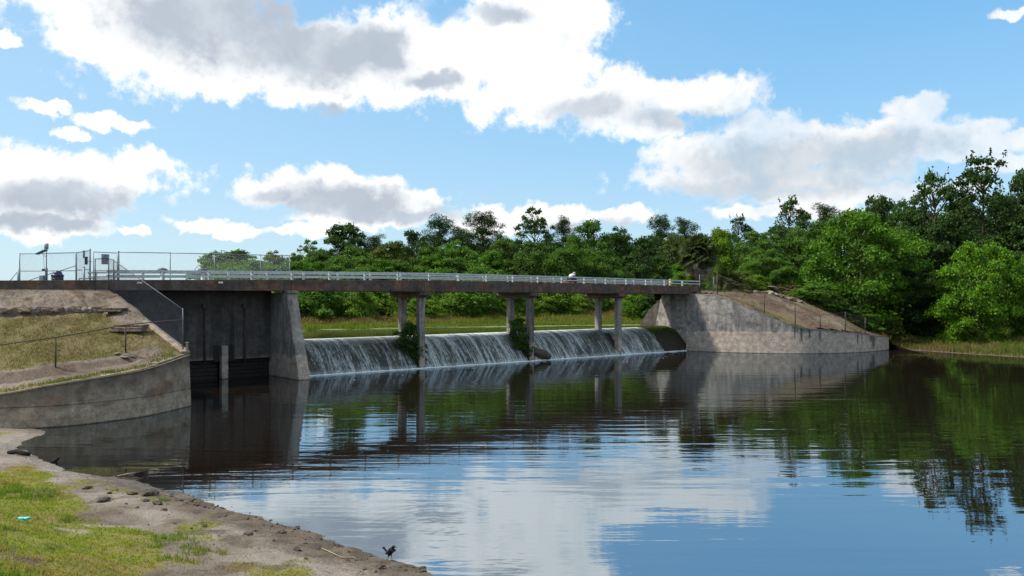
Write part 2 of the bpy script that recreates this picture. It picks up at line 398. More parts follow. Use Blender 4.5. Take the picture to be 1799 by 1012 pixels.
plain('driftwood', (.020, .017, .015), .85, 0, .2, .4, 9, .4)
plain('pale_wood', (.30, .25, .18), .85, 0, .2, .3, 9, .3)
plain('turquoise_plastic', (.10, .55, .60), .35, 0, .5, .3, 22)
plain('red_plastic', (.24, .022, .028), .4, 0, .5, .15, 5)
plain('white_plastic', (.75, .75, .73), .4, 0, .5, .05, 5)
plain('skin', (.42, .24, .17), .6, 0, .3, .1, 20)
plain('shirt_white', (.48, .47, .52), .9, 0, .1, .12, 12)
plain('cloth_dark', (.02, .022, .035), .9, 0, .1, .2, 12)
plain('cap_grey', (.42, .40, .38), .9, 0, .1, .15, 12)
plain('feather_black', (.006, .008, .014), .6, 0, .2, .2, 30)
plain('feather_tail', (.013, .014, .020), .6, 0, .2, .2, 30)
plain('bird_leg', (.012, .012, .014), .6, 0, .3, .2, 30)
plain('asphalt', (.06, .06, .062), .9, 0, .2, .2, 3, .2)
plain('dead_frond', (.27, .235, .19), .9, 0, .1, .35, 4)
leaf_mat('leaf', .32); leaf_mat('needle', .25); leaf_mat('frond', .25); blade_mat('blade')

def water_mat(name, deep, rough, amp, fresnel=(.16, .92), tint=(1, 1, 1), rings=None, calm=False):
    m_, t, out = new_mat(name); p = t.pos(); x, y, z = t.sep(p)
    q = t.vm('MULTIPLY', p, (.13, 1.0, 1.0))
    h1 = t.noise(q, 1.15, 3, .45, .3); h2 = t.noise(t.vm('MULTIPLY', p, (.42, 1, 1)), 3.4, 3, .5, .2); h3 = t.noise(t.vm('MULTIPLY', p, (.6, 1, 1)), 11, 2, .5)
    hh = t.m('ADD', t.m('MULTIPLY', h1, 1.0), t.m('ADD', t.m('MULTIPLY', h2, .22), t.m('MULTIPLY', h3, .02)))
    if not calm:
        gust = t.mapr(t.noise(t.vm('MULTIPLY', p, (.5, 1, 1)), .11, 3, .5), .35, .7, .45, 1.25)
        breeze = t.m('MULTIPLY', t.mapr(y, 18, 25), t.mapr(y, 58, 44)); fine_w = t.noise(t.vm('MULTIPLY', p, (.16, 1, 1)), 2.6, 2, .5)
        hh = t.m('ADD', t.m('MULTIPLY', hh, gust), t.m('MULTIPLY', t.m('MULTIPLY', t.m('ADD', h1, t.m('MULTIPLY', fine_w, .5)), breeze), .8))
    if rings:
        acc = hh
        for (cx, cy, R, a_) in rings:
            d = t.vm('LENGTH', t.vm('SUBTRACT', p, (cx, cy, 0)))
            wv = t.m('MULTIPLY', t.m('SINE', t.m('MULTIPLY', d, 22.0)), t.mapr(d, R, .2, 0, a_))
            acc = t.m('ADD', acc, wv)
        hh = acc
    nrm = t.bump(hh, 1.0, amp)
    lw = t.node('ShaderNodeFresnel'); lw.inputs[0].default_value = 1.33; t.l.new(nrm, lw.inputs['Normal'])
    fac = t.mapr(lw.outputs[0], .02, .62, *fresnel, smooth=False)
    d = t.node('ShaderNodeBsdfDiffuse'); t.put(d.inputs[0], deep); 
    g = t.node('ShaderNodeBsdfGlossy'); t.put(g.inputs[0], tint); g.inputs['Roughness'].default_value = rough; t.l.new(nrm, g.inputs['Normal'])
    mx = t.node('ShaderNodeMixShader'); t.l.new(fac, mx.inputs[0]); t.l.new(d.outputs[0], mx.inputs[1]); t.l.new(g.outputs[0], mx.inputs[2])
    t.l.new(mx.outputs[0], out.inputs[0]); return m_
water_mat('pool_water', (.012, .0085, .006), .012, .0095, (.46, .62), (.82, .93, 1.0), rings=[(-.9, 16.6, 4.2, .02)])
water_mat('lake_water', (.035, .05, .015), .05, .01, (.1, .75), (.8, .85, .75), calm=True)

# thin film of water and foam sliding down the weir, with a painted crest glint
m_, t, out = new_mat('weir_water'); uv = t.node('ShaderNodeUVMap').outputs[0]
ux, uy, _ = t.sep(uv)
warpx = t.m('MULTIPLY', t.m('SUBTRACT', t.noise(uv, .8, 3, .5), .5), .5)
s1 = t.noise(t.comb(t.m('ADD', t.m('MULTIPLY', ux, 1.25), warpx), t.m('MULTIPLY', uy, .16), 0.0), 1.6, 5, .62)
s2 = t.noise(t.comb(t.m('MULTIPLY', ux, 6.5), t.m('MULTIPLY', uy, .45), 3.0), 1.5, 5, .7)
s3 = t.noise(t.comb(t.m('MULTIPLY', ux, 7.0), t.m('MULTIPLY', uy, 3.0), 7.0), 1.3, 4, .7)
patch = t.noise(t.comb(t.m('MULTIPLY', ux, .22), t.m('MULTIPLY', uy, .2), 1.0), 1.0, 3, .5)
mixn = t.m('ADD', t.m('MULTIPLY', s1, .34), t.m('ADD', t.m('MULTIPLY', s2, .42), t.m('MULTIPLY', s3, .24)))
mixn = t.m('ADD', mixn, t.m('MULTIPLY', t.m('SUBTRACT', patch, .5), .22))
foam_glint = t.m('ADD', t.mapr(mixn, .45, .62, 0, .78), t.m('ADD', t.mapr(uy, .4, .1, 0, .2), t.mapr(uy, 3.3, 3.7, 0, .55)), clamp=True)  # foam streaks and toe; the topmost band paints the white glint of the crest
col = t.mix(foam_glint, t.mix(t.mapr(t.noise(t.comb(ux, t.m('MULTIPLY', uy, .4), 5.0), .9, 6, .65), .42, .6), (.034, .040, .036), (.058, .056, .034)), (.62, .70, .70))
b = principled(t, out, col, t.mapr(foam_glint, 0, .5, .42, .75), t.bump(mixn, .7, .12), 0, .3)

m_, t, out = new_mat('foam'); p = t.pos(); n = t.noise(p, 9, 5, .7)
principled(t, out, t.mix(t.mapr(n, .3, .6), (.45, .5, .52), (.85, .87, .88)), .7, t.bump(n, .6, .05))

# mossy dry end of the weir and its concrete
m_, t, out = new_mat('weir_concrete'); p = t.pos(); n = t.noise(p, 2.2, 6, .65); n2 = t.noise(p, 10, 5, .6)
principled(t, out, t.mix(t.mapr(n2, .35, .7), t.mix(t.mapr(n, .35, .65), (.030, .026, .020), (.016, .014, .011)), (.045, .042, .024)), .85, t.bump(n2, .7, .08), 0, .25)

# ground: colour classes (grass / sand / mud) come from where each grows or lies
def ground_mat(name, sand, sand2, grassA, grassB, dry, mud):
    m_, t, out = new_mat(name); p = t.pos()
    g = t.attr('grass', 'Fac'); md = t.attr('mud', 'Fac'); wet = t.attr('wet', 'Fac')
    big = t.noise(p, .5, 5, .6); mid = t.noise(p, 2.3, 6, .65); fine = t.noise(p, 17, 6, .7); grit = t.noise(p, 60, 3, .6)
    sc = t.mix(t.mapr(big, .38, .64), sand, sand2); sc = t.mix(t.mapr(fine, .5, .72, 0, .65), sc, tuple(q * .42 for q in sand2))
    sc = t.mix(t.mapr(grit, .58, .7, 0, .5), sc, tuple(min(1, q * 1.5) for q in sand))
    gc = t.mix(t.mapr(mid, .36, .64), grassA, grassB); gc = t.mix(t.mapr(big, .45, .68, 0, .8), gc, dry); gc = t.mix(t.mapr(fine, .45, .7, 0, .6), gc, tuple(q * .45 for q in grassA))
    k = t.mapr(t.m('ADD', g, t.m('MULTIPLY', t.m('SUBTRACT', t.m('ADD', t.m('MULTIPLY', mid, .6), t.m('MULTIPLY', fine, .4)), .5), 1.3)), .38, .66)
    c = t.mix(k, sc, gc)
    mk = t.mapr(t.m('ADD', md, t.m('MULTIPLY', t.m('SUBTRACT', fine, .5), .9)), .35, .75)
    c = t.mix(mk, c, t.mix(t.mapr(mid, .4, .6), mud, tuple(q * 1.7 for q in mud)))
    wk = t.mapr(t.m('ADD', wet, t.m('MULTIPLY', t.m('SUBTRACT', mid, .5), 1.2)), .4, .7); b = principled(t, out, c, t.mapr(wk, 0, 1, .92, .22), t.bump(t.m('ADD', fine, t.m('MULTIPLY', mid, .8)), .8, .07), 0, t.mapr(wk, 0, 1, .15, .7)); return m_
ground_mat('shore_ground', (.285, .245, .21), (.17, .14, .11), (.17, .19, .04), (.23, .215, .055), (.235, .165, .075), (.085, .068, .052))
ground_mat('bank_ground', (.23, .19, .155), (.145, .115, .09), (.135, .125, .045), (.175, .14, .065), (.19, .13, .085), (.085, .058, .044))
ground_mat('wood_floor', (.16, .15, .05), (.10, .12, .03), (.07, .11, .02), (.12, .15, .03), (.16, .13, .05), (.06, .05, .03))

# ================================================================== the setting
def grid_mesh(name, xs, ys, zf, mat, attrs=None, keep=None):
    X, Y = np.meshgrid(xs, ys); Z = zf(X, Y); ny, nx = X.shape
    idx = np.arange(ny * nx).reshape(ny, nx)
    Fq = np.stack([idx[:-1, :-1], idx[:-1, 1:], idx[1:, 1:], idx[1:, :-1]], -1).reshape(-1, 4)
    if keep is not None:
        kk = keep(X, Y); Fq = Fq[kk.ravel()[Fq].all(1)]
    at = {k: f(X, Y, Z).ravel() for k, f in (attrs or {}).items()}
    return np_mesh(name, np.stack([X, Y, Z], -1).reshape(-1, 3), Fq, mat, at, True)

# ---- bed below everything, out to the horizon
o = link('ground', np_mesh('ground', [(-3000, -400, -1.6), (3000, -400, -1.6), (3000, 5000, -1.6), (-3000, 5000, -1.6)], [(0, 1, 2, 3)], M['wood_floor']))
tag(o, kind='structure')

# ---- the pool below the weir
tl, tr = -11.4, 36.95
pool = [(-45, -10), (60, -10), (70, 40), (46, 80), (36, 80), tuple(B(37.5, 1.5, 0).xy), tuple(B(tl - 1, 2.6, 0).xy), (-45, 34)]
mb = MB().add([(x, y, 0) for x, y in pool], [range(len(pool))])
tag(mb.build('water', M['pool_water']), kind='structure')

# ---- near shore
SHORE = [(-22, 30.6), (-17.3, 30.2), (-16.6, 29.3), (-15.9, 26.4), (-13.7, 24.2), (-11.76, 22.45), (-9.3, 21.15), (-7.9, 20.06), (-6.8, 18.96), (-5.7, 18.2), (-4.64, 17.3), (-3.63, 16.4), (-2.43, 15.13), (-1.42, 14.35), (.6, 12.6), (3.2, 10.8), (6.5, 9.2), (12, 7.5), (20, 6)]
def shore_d(x, y):
    return -sdist(x, y, SHORE) + (fbm(x * .9, y * .9, 3) - .5) * .55 + (fbm(x * 3.1, y * 3.1, 4) - .5) * .22
EMPTYSHORE = lambda x, y: float(shore_z(np.array([float(x)]), np.array([float(y)]))[0])
def shore_hit(px, py):
    Y = 6960 / (py - HOR)
    for _ in range(14): Y = lerp(Y, (H - EMPTYSHORE((px - CXP) / F * Y, Y)) * F / (py - HOR), .7)
    x = (px - CXP) / F * Y; return Vector((x, Y, EMPTYSHORE(x, Y)))
EDGE = None
def grass_amt(x, y):
    global EDGE
    if EDGE is None: EDGE = [(-26, 27)] + [tuple(shore_hit(*q).xy) for q in ((5, 822), (84, 824), (100, 848), (130, 885), (165, 925), (215, 930), (300, 948), (335, 985), (362, 1012), (420, 1090))]; EDGE += [(EDGE[-1][0] + 1.5, EDGE[-1][1] - 4), (6, -6)]
    d = shore_d(x, y); e = -sdist(x, y, EDGE)
    g = smooth(-.55, .55, e + (fbm(x * 1.3, y * 1.3, 21) - .5) * 1.5 + (fbm(x * 5, y * 5, 22) - .5) * .8)
    bare = smooth(.56, .70, fbm(x * 1.1 + 3, y * 1.1, 34)) * smooth(1.6, .2, e) * .8
    tuft = smooth(.55, .72, fbm(x * 1.1 + 7, y * 1.1, 33)) * smooth(.4, 1.0, d) * .6
    return np.clip(np.maximum(g * (1 - bare), tuft), 0, 1)
def shore_z(x, y):
    d = shore_d(x, y)
    z = np.where(d < 0, .16 * d, np.interp(d, [0, .6, 2.2, 4.2, 7, 10, 14, 30], [0, .07, .26, .58, 1.55, 2.85, 3.15, 3.3]))
    z = np.maximum(z, -1.2)
    return z + (fbm(x * 1.4, y * 1.4, 8) - .5) * .14 * smooth(0, 1.5, d) + (fbm(x * 6, y * 6, 9) - .5) * .05 * smooth(-.2, .6, d)
xs = np.concatenate([np.arange(-40, -19, 1.0), np.arange(-19, 3, .11), np.arange(3, 22, .8)]); ys = np.concatenate([np.arange(-8, 6, 1.0), np.arange(6, 30.6, .11), [30.8, 31.5]])
wallline = [(-14.15, 36.4), (-14.69, 33.4), (-15.49, 31.93), (-16.35, 30.85), (-17.2, 30.3), (-18.5, 29.85), (-20.5, 29.4), (-24, 29.0), (-32, 28.7), (-42, 28.5)]
me = grid_mesh('shore', xs, ys, shore_z, M['shore_ground'], {'grass': lambda X, Y, Z: grass_amt(X, Y), 'mud': lambda X, Y, Z: np.maximum(smooth(2.2, .1, shore_d(X, Y)) * .72, smooth(.5, .68, fbm(X * 1.3, Y * 1.3, 37)) * .5) * smooth(-13.5, -9, X) + .15,
               'wet': lambda X, Y, Z: smooth(.75, .2, shore_d(X, Y)) * smooth(-6.5, -9, X)},
               keep=lambda X, Y: (shore_d(X, Y) > -5))
tag(link('shore', me), kind='structure')
EMPTYSHORE_ = lambda x, y: float(shore_z(np.array([float(x)]), np.array([float(y)]))[0])

# ---- walls drawn as a smooth plan line with a sloping top
def catmull(pts, n):
    pts = [np.array(p, float) for p in pts]; pts = [2 * pts[0] - pts[1]] + pts + [2 * pts[-1] - pts[-2]]; out_ = []
    for i in range(1, len(pts) - 2):
        p0, p1, p2, p3 = pts[i - 1:i + 3]
        for k in range(n):
            u = k / n; out_.append(.5 * ((2 * p1) + (-p0 + p2) * u + (2 * p0 - 5 * p1 + 4 * p2 - p3) * u * u + (-p0 + 3 * p1 - 3 * p2 + p3) * u ** 3))
    out_.append(pts[-2]); return np.array(out_)
def curved_wall(plan, zlo, thick, zrow, batter=.0, side=1):
    """plan rows x,y,ztop; side: which way (left = 1) the land lies. returns verts, quads, edge attr"""
    n = len(plan); tg = np.gradient(plan[:, :2], axis=0); tg /= np.linalg.norm(tg, axis=1)[:, None]
    nr = np.stack([-tg[:, 1], tg[:, 0]], 1) * side       # towards the land
    rows = []; edge = []
    for k, (fz, push) in enumerate(zrow):
        z = np.minimum(fz, plan[:, 2]) if fz is not None else plan[:, 2]
        if fz is not None and isinstance(push, tuple): pass
        off = push + batter * z
        rows.append(np.concatenate([plan[:, :2] + nr * (np.asarray(off).reshape(-1, 1) if np.ndim(off) else off), z[:, None]], 1)); edge.append(plan[:, 2] - z)
    rows.append(np.concatenate([plan[:, :2] + nr * (batter * plan[:, 2])[:, None], plan[:, 2:3]], 1)); edge.append(np.zeros(n))
    rows.append(np.concatenate([plan[:, :2] + nr * ((batter * plan[:, 2])[:, None] + .03), plan[:, 2:3] + .02], 1)); edge.append(np.zeros(n) + .4)
    rows.append(np.concatenate([plan[:, :2] + nr * ((batter * plan[:, 2])[:, None] + thick), plan[:, 2:3] + .02], 1)); edge.append(np.zeros(n) + .4)
    rows.append(np.concatenate([plan[:, :2] + nr * thick, np.full((n, 1), zlo)], 1)); edge.append(np.ones(n))
    m_ = len(rows); Vt = np.concatenate(rows); idx = np.arange(m_ * n).reshape(m_, n)
    q = np.stack([idx[:-1, :-1], idx[:-1, 1:], idx[1:, 1:], idx[1:, :-1]], -1).reshape(-1, 4)
    caps = []
    for c_ in (0, n - 1):
        for i in range((m_ - 1) // 2):
            a_ = [idx[i, c_], idx[i + 1, c_], idx[m_ - 2 - i, c_], idx[m_ - 1 - i, c_]]; caps.append(a_)
    return Vt, np.concatenate([q, np.array(caps)]), np.concatenate(edge)
LWT = [2.29, 1.935, 1.78, 1.66, 1.53, 1.30, 1.15, 1.0, .85, .8]
lw = catmull([(x, y, z) for (x, y), z in zip(wallline, LWT)], 8)
zr = [(-1.0, 0), (.0, 0), (.10, 0), (.30, 0), (.55, 0), (.752, 0), (.762, .035), (.788, .035), (.80, .0), (1.0, 0), (1.25, 0), (1.5, 0), (1.8, 0)]
Vt, Fq, ed = curved_wall(lw, -1.0, .38, zr, .04, -1)
root = empty('wing_wall', (-14.15, 36.4, 0), 'curved grey wing wall below the grassy embankment with a level joint line', 'wall')
o = link('wall_face', np_mesh('wing_wall', Vt - np.array([-14.15, 36.4, 0]), Fq, M['left_wing_concrete'], {'edge': ed}), root)
# pale exposed coping stretches on its top edge
for k, (a_, b_) in enumerate([(0, 6), (46, 54), (57, 63)]):
    rows = []
    seg = lw[a_:b_ + 1]; tg = np.gradient(seg[:, :2], axis=0); tg /= np.linalg.norm(tg, axis=1)[:, None]; nr = np.stack([tg[:, 1], -tg[:, 0]], 1)
    mb = MB()
    ring = []
    for off, dz in ((.03, -.02), (.03, .055), (.40, .055), (.40, -.02)):
        ring.append([Vector((*(p[:2] + n_ * (off + .04 * p[2])), p[2] + dz)) for p, n_ in zip(seg, nr)])
    mb.sheet(ring + [ring[0]], False); mb.build('coping', M['pale_stone'], root)

RW = [(15.6, 74.0, 5.06), (16.6, 72.95, 5.05), (18.0, 71.9, 4.88), (20.6, 70.75, 3.75), (24.15, 69.95, 2.29), (26.8, 70.35, 1.98), (29.7, 71.4, 1.70), (32.2, 73.1, 1.36), (34.4, 75.3, 1.14)]
rw = catmull(RW, 8)
zr = [(-1.0, 0), (.0, 0), (.09, 0), (.3, 0), (.6, 0), (.9, 0), (1.2, 0), (1.6, 0), (1.77, .0), (1.78, .012), (2.2, .012), (2.6, 0), (3.2, 0), (3.8, 0), (4.4, 0), (4.8, 0)]
Vt, Fq, ed = curved_wall(rw, -1.0, .4, zr, .035, 1)
rwall = empty('wing_wall', (24.15, 69.95, 0), 'pale stained wing wall sloping down to the wooded bank beyond the weir', 'wall')
link('wall_face', np_mesh('wing_wall_far', Vt - np.array([24.15, 69.95, 0]), Fq, M['right_wing_concrete'], {'edge': ed}), rwall)
# thin pale coping along its sloping top
tg = np.gradient(rw[:, :2], axis=0); tg /= np.linalg.norm(tg, axis=1)[:, None]; nr = np.stack([-tg[:, 1], tg[:, 0]], 1); ring = []
for off, dz in ((.0, -.05), (.0, .045), (.36, .045), (.36, -.05)):
    ring.append([Vector((*(p[:2] + n_ * (off - .012 + .035 * p[2])), p[2] + dz)) for p, n_ in zip(rw, nr)])
MB().sheet(ring + [ring[0]], False).build('coping', M['pale_stone'], rwall)

# ---- embankment on the left, between its wing wall, the sluice side wall and the road
n_s = len(lw); s_par = np.linspace(0, 1, n_s)
tb = np.interp(np.arange(n_s), [0, 40, 56, n_s - 1], [-11.5, -16.2, -22, -34])     # road parameter each wall point is tied to
tops = np.array([tuple(B(t_, -.17, 5.2)) for t_ in tb])
def bank_pt(si, w_):
    """si index along the wing wall (float), w_ 0 at the wall .. 1 at the road"""
    si = np.asarray(si, float); w_ = np.asarray(w_, float); k = np.arange(n_s)
    bot = np.stack([np.interp(si, k, lw[:, j]) for j in range(3)], -1); top = np.stack([np.interp(si, k, tops[:, j]) for j in range(3)], -1)
    bot[..., 2] -= .03
    xy = bot[..., :2] * (1 - w_[..., None]) + top[..., :2] * w_[..., None]
    led = smooth(3, 9, si)
    prof_a = np.interp(w_, [0, .25, .6, 1], [0, .25, .63, 1])
    prof_b = np.interp(w_, [0, .09, .15, .20, .5, .755, .775, .86, 1], [0, .03, .055, .15, .42, .66, .765, .86, 1])
    pr = prof_a * (1 - led) + prof_b * led
    z = bot[..., 2] * (1 - pr) + top[..., 2] * pr
    bulk = np.sin(np.clip(w_, 0, 1) * np.pi)
    z = z + (fbm(xy[..., 0] * .7, xy[..., 1] * .7, 41) - .5) * .35 * bulk + (fbm(xy[..., 0] * 3, xy[..., 1] * 3, 42) - .5) * (.10 + .22 * smooth(.76, .82, w_)) * np.minimum(1, bulk * 3)
    return np.concatenate([xy, z[..., None]], -1)
si, wi = np.meshgrid(np.concatenate([np.arange(0, 46, .3), np.arange(46, n_s - .9, 1)]), np.concatenate([np.linspace(0, .25, 30), np.linspace(.26, .73, 50), np.linspace(.735, .80, 20), np.linspace(.81, 1, 26)]), indexing='ij')
si = np.minimum(si, n_s - 1); pts = bank_pt(si, wi); sh = si.shape
idx = np.arange(sh[0] * sh[1]).reshape(sh); Fq = np.stack([idx[:-1, :-1], idx[:-1, 1:], idx[1:, 1:], idx[1:, :-1]], -1).reshape(-1, 4)
X, Y = pts[..., 0], pts[..., 1]
dirt = np.maximum.reduce([smooth(.06, .10, wi) * smooth(.23, .19, wi) * smooth(2, 6, si), smooth(.72, .76, wi), smooth(.30, .62, wi) * smooth(14, 5, si + 8 * (1 - wi)), smooth(.045, .0, wi) * .4])
gr = np.clip(1 - dirt, 0, 1) * .74 + .12 * (1 - dirt) * fbm(X * .5, Y * .5, 44)
md = np.maximum(smooth(.13, .16, wi) * smooth(.215, .19, wi) * smooth(4, 9, si) * .62, smooth(.745, .76, wi) * smooth(.785, .77, wi) * smooth(4, 9, si) * .9)
md = np.maximum(md, dirt * smooth(.46, .64, fbm(X * 1.6, Y * 1.6, 47)) * .62)
me = np_mesh('embankment', pts.reshape(-1, 3), Fq, M['bank_ground'], {'grass': gr.ravel(), 'mud': md.ravel()}, True)
tag(link('embankment', me), kind='structure')

# ---- bridge levels
ZD = ([-40, -16.3, -11.2, -1.9, 8.2, 14.2, 25, 38], [5.5, 5.56, 5.70, 5.83, 5.93, 5.92, 5.87, 5.77])
ZB = ([-40, -8, -1.9, 8.2, 14.2, 38], [5.1, 5.16, 5.165, 5.16, 5.15, 5.05])
zd = lambda t_: float(np.interp(t_, *ZD)); zb = lambda t_: float(np.interp(t_, *ZB))
PT = [t_at(739, .3), t_at(931, .3), t_at(1086, .3)]      # the three bents
T_PIER = -1.4; T_END = t_at(1231, -.15)
VN, VF = -.15, 3.6                                       # near and far edge of the deck

# ---- road on the left
o = MB().hexa([B(-60, .2, 4.4), B(-11.5, .2, 4.4), B(-11.5, 11, 4.4), B(-60, 11, 4.4), B(-60, .2, 5.42), B(-11.5, .2, 5.50), B(-11.5, 11, 5.5), B(-60, 11, 5.42)]).build('road', M['asphalt']); tag(o, kind='structure')
rk = empty('road_kerb_wall', B(-30, VN, 4.5), 'low dark concrete kerb wall holding the road at the top of the embankment', 'wall')
for k, (a_, b_) in enumerate([(-60, -34), (-33.98, -26), (-25.98, -18.5), (-18.48, -11.52)]):
    MB().bx(a_, b_, VN, .18, 4.5, (zd(a_) + .0, zd(b_) + .0)).build('kerb_section', M['bridge_concrete'], rk, .02)

# ---- lake above the weir
lake = [B(-70, 2.9, 0), B(36.9, 2.9, 0), B(37.2, 14, 0), Vector((40, 100, 0)), Vector((-70, 100, 0))]
FARL = [(-75, 52), (-40, 58), (-25, 63.5), (-17.7, 67.6), (-14.7, 71.2), (-7.7, 74.5), (0, 78.2), (8.45, 81.4), (13.8, 83), (18, 84), (24, 85), (40, 88)]
o = MB().add([(p.x, p.y, 2.055) for p in lake], [range(len(lake))]).build('lake', M['lake_water']); tag(o, kind='structure')
def far_d(x, y): return sdist(x, y, FARL) + (fbm(x * .25, y * .25, 61) - .5) * 1.6
def far_z(x, y):
    d = far_d(x, y); return 2.055 + np.where(d < 0, .12 * d, np.interp(d, [0, 2, 8, 20, 60, 2000], [0, .12, .55, 1.25, 1.6, 3.2])) + (fbm(x * .5, y * .5, 62) - .5) * .25 * smooth(1, 4, d)
xs = np.concatenate([[-2500, -1200, -600, -300, -150], np.arange(-80, 60, 1.2), [70, 90, 130, 200, 400, 900, 2500]]); ys = np.concatenate([np.arange(48, 120, 1.0), np.arange(121, 160, 4), [170, 200, 260, 400, 800, 1600, 4500]])
me = grid_mesh('far_bank', xs, ys, far_z, M['wood_floor'], {'grass': lambda X, Y, Z: np.full_like(X, .75), 'mud': lambda X, Y, Z: smooth(1.5, 0, far_d(X, Y)) * .4}, keep=lambda X, Y: (far_d(X, Y) > -6) & ((X < 18) | (Y > 86)))
tag(link('far_bank', me), kind='structure')

# ---- wooded bank on the right
RSH = [(15.9, 73.6)] + [(x, y) for x, y, _ in RW[1:]] + [(35.2, 75.6), (36.8, 73.6), (38.4, 69.6), (40.8, 65.7), (44, 59), (52, 50), (70, 40)]
def right_d(x, y): return sdist(x, y, RSH)
def right_z(x, y):
    d = right_d(x, y); x = np.asarray(x, float)
    base = np.where(x < 34.4, np.interp(x, rw[:, 0], rw[:, 2]) - .05, np.interp(x, [34.4, 35.3], [1.09, .0])); slp = np.interp(x, [30, 35.3], [.42, .13]); cap = np.interp(x, [15, 21, 27, 31, 35, 40, 60], [5.25, 5.25, 4.75, 3.4, 1.7, 1.25, 1.6])
    z = np.minimum(base + slp * np.maximum(d, 0) ** np.interp(x, [30, 36], [1.0, .85]), cap) + .02 * np.clip(d - 12, 0, 60)
    z = np.where(d < 0, base + .14 * d, z)
    return z + (fbm(x * .6, y * .6, 71) - .5) * .4 * smooth(.6, 3, d) + (fbm(x * 2.2, y * 2.2, 72) - .5) * .16 * smooth(.3, 1.5, d)
xs = np.concatenate([np.arange(14.5, 50, .4), np.arange(50, 76, 1.5), [80, 100, 150, 250]]); ys = np.concatenate([np.arange(40, 66, 1.0), np.arange(66, 92, .4), np.arange(92, 130, 2), [140, 180, 260]])
dirtf = lambda X, Y, Z: .44 + .2 * (fbm(X * .5, Y * .5, 79) - .5) + .7 * smooth(31, 35, X) + .25 * smooth(3, 1, right_d(X, Y)) * smooth(27, 22, X) + .25 * smooth(10, 14, right_d(X, Y))
me = grid_mesh('right_bank', xs, ys, right_z, M['bank_ground'], {'grass': dirtf, 'mud': lambda X, Y, Z: np.maximum(smooth(1.6, 0, right_d(X, Y)) * smooth(34.5, 35.5, X) * .8, .36 + .4 * smooth(.42, .60, fbm(X * .7, Y * .7, 80)))}, keep=lambda X, Y: (right_d(X, Y) > np.where(X < 34.9, .12, -4)) & ~((X < 20) & (Y < 74.2) & (right_d(X, Y) < .2)))
tag(link('right_bank', me), kind='structure')
RZ = lambda x, y: float(right_z(np.array([float(x)]), np.array([float(y)]))[0])
FZ = lambda x, y: float(far_z(np.array([float(x)]), np.array([float(y)]))[0])

# ================================================================== weir
PROF = [(-.12, -1.0), (-.03, -.1), (0, 0), (.18, .24), (.36, .47), (.54, .69), (.72, .90), (.92, 1.12), (1.13, 1.34), (1.36, 1.54), (1.62, 1.72), (1.92, 1.86), (2.3, 1.97), (2.75, 2.03), (3.15, 2.05), (3.45, 2.03), (3.7, 1.9)]
pf = np.array(PROF); plen = np.concatenate([[0], np.cumsum(np.linalg.norm(np.diff(pf, axis=0), axis=1))])
def weir_pt(t_, q, lift=0.0):
    """q arc length from the profile's foot"""
    v = np.interp(q, plen, pf[:, 0]); z = np.interp(q, plen, pf[:, 1])
    e = .08; dv = np.interp(q + e, plen, pf[:, 0]) - np.interp(q - e, plen, pf[:, 0]); dzz = np.interp(q + e, plen, pf[:, 1]) - np.interp(q - e, plen, pf[:, 1])
    L = np.hypot(dv, dzz) + 1e-9; v = v - dzz / L * lift; z = z + dv / L * lift
    return np.stack([A.x + U.x * t_ + V.x * v, A.y + U.y * t_ + V.y * v, z], -1)
weir = empty('weir', B(18, 0, 0), 'long low weir with water sliding over its rounded crest under the footbridge', 'weir')
wo_ = np.array(weir.location)
tt, qq = np.meshgrid(np.linspace(-1.05, 37.0, 150), np.linspace(0, plen[-1], 34), indexing='ij')
pts = weir_pt(tt, qq, (fbm(tt * .8, qq * 1.1, 81) - .5) * .05); sh = tt.shape; idx = np.arange(tt.size).reshape(sh)
Fq = np.stack([idx[:-1, :-1], idx[1:, :-1], idx[1:, 1:], idx[:-1, 1:]], -1).reshape(-1, 4)
link('spillway', np_mesh('spillway', pts.reshape(-1, 3) - wo_, Fq, M['weir_concrete'], None, True), weir)
T_WET = 33.9
tt, qq = np.meshgrid(np.linspace(-1.04, T_WET, 520), np.linspace(plen[1] + .05, plen[-1] - .02, 44), indexing='ij')
edge_n = (fbm(tt[:, 0] * 3, tt[:, 0] * 0, 83) - .5)
lift = .035 + .022 * (fbm(tt * 2.4 + .5 * vnoise(qq * .8, tt * .3, 5), qq * .35, 84, 5)) * smooth(5.2, 3.6, qq) + .015 * fbm(tt * 9, qq * 4, 85)
pts = weir_pt(tt, qq, lift); sh = tt.shape; idx = np.arange(tt.size).reshape(sh)
Fq = np.stack([idx[:-1, :-1], idx[1:, :-1], idx[1:, 1:], idx[:-1, 1:]], -1).reshape(-1, 4)
cen_t = tt[:-1, :-1].ravel(); cen_q = qq[:-1, :-1].ravel(); keepf = np.ones(len(Fq), bool)
# the film parts below each column and below the debris, and frays at the dry end
for tc, hw in ((PT[0] - .15, .55), (PT[1] - .15, .5), (PT[2] - .05, .30)):
    keepf &= ~((np.abs(cen_t - tc - .25 * (fbm(cen_q * 1.5, cen_q * 0, 86) - .5)) < hw * (.55 + .45 * smooth(0, 2, cen_q - 1))) & (cen_q < 3.3 + .2 * vnoise(cen_t * 5, cen_t * 0, 3)))
keepf &= ~(cen_t > T_WET - .5 - 1.1 * smooth(4.2, 2, cen_q) * 0 + 1.2 * (fbm(cen_q * .9, cen_t * .1, 87) - .5))
Fq = Fq[keepf]
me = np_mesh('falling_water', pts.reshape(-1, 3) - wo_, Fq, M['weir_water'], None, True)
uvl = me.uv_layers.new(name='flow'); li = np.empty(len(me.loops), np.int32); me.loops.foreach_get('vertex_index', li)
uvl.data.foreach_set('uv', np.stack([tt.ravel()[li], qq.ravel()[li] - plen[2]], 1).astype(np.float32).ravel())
o = link('falling_water', me, weir)
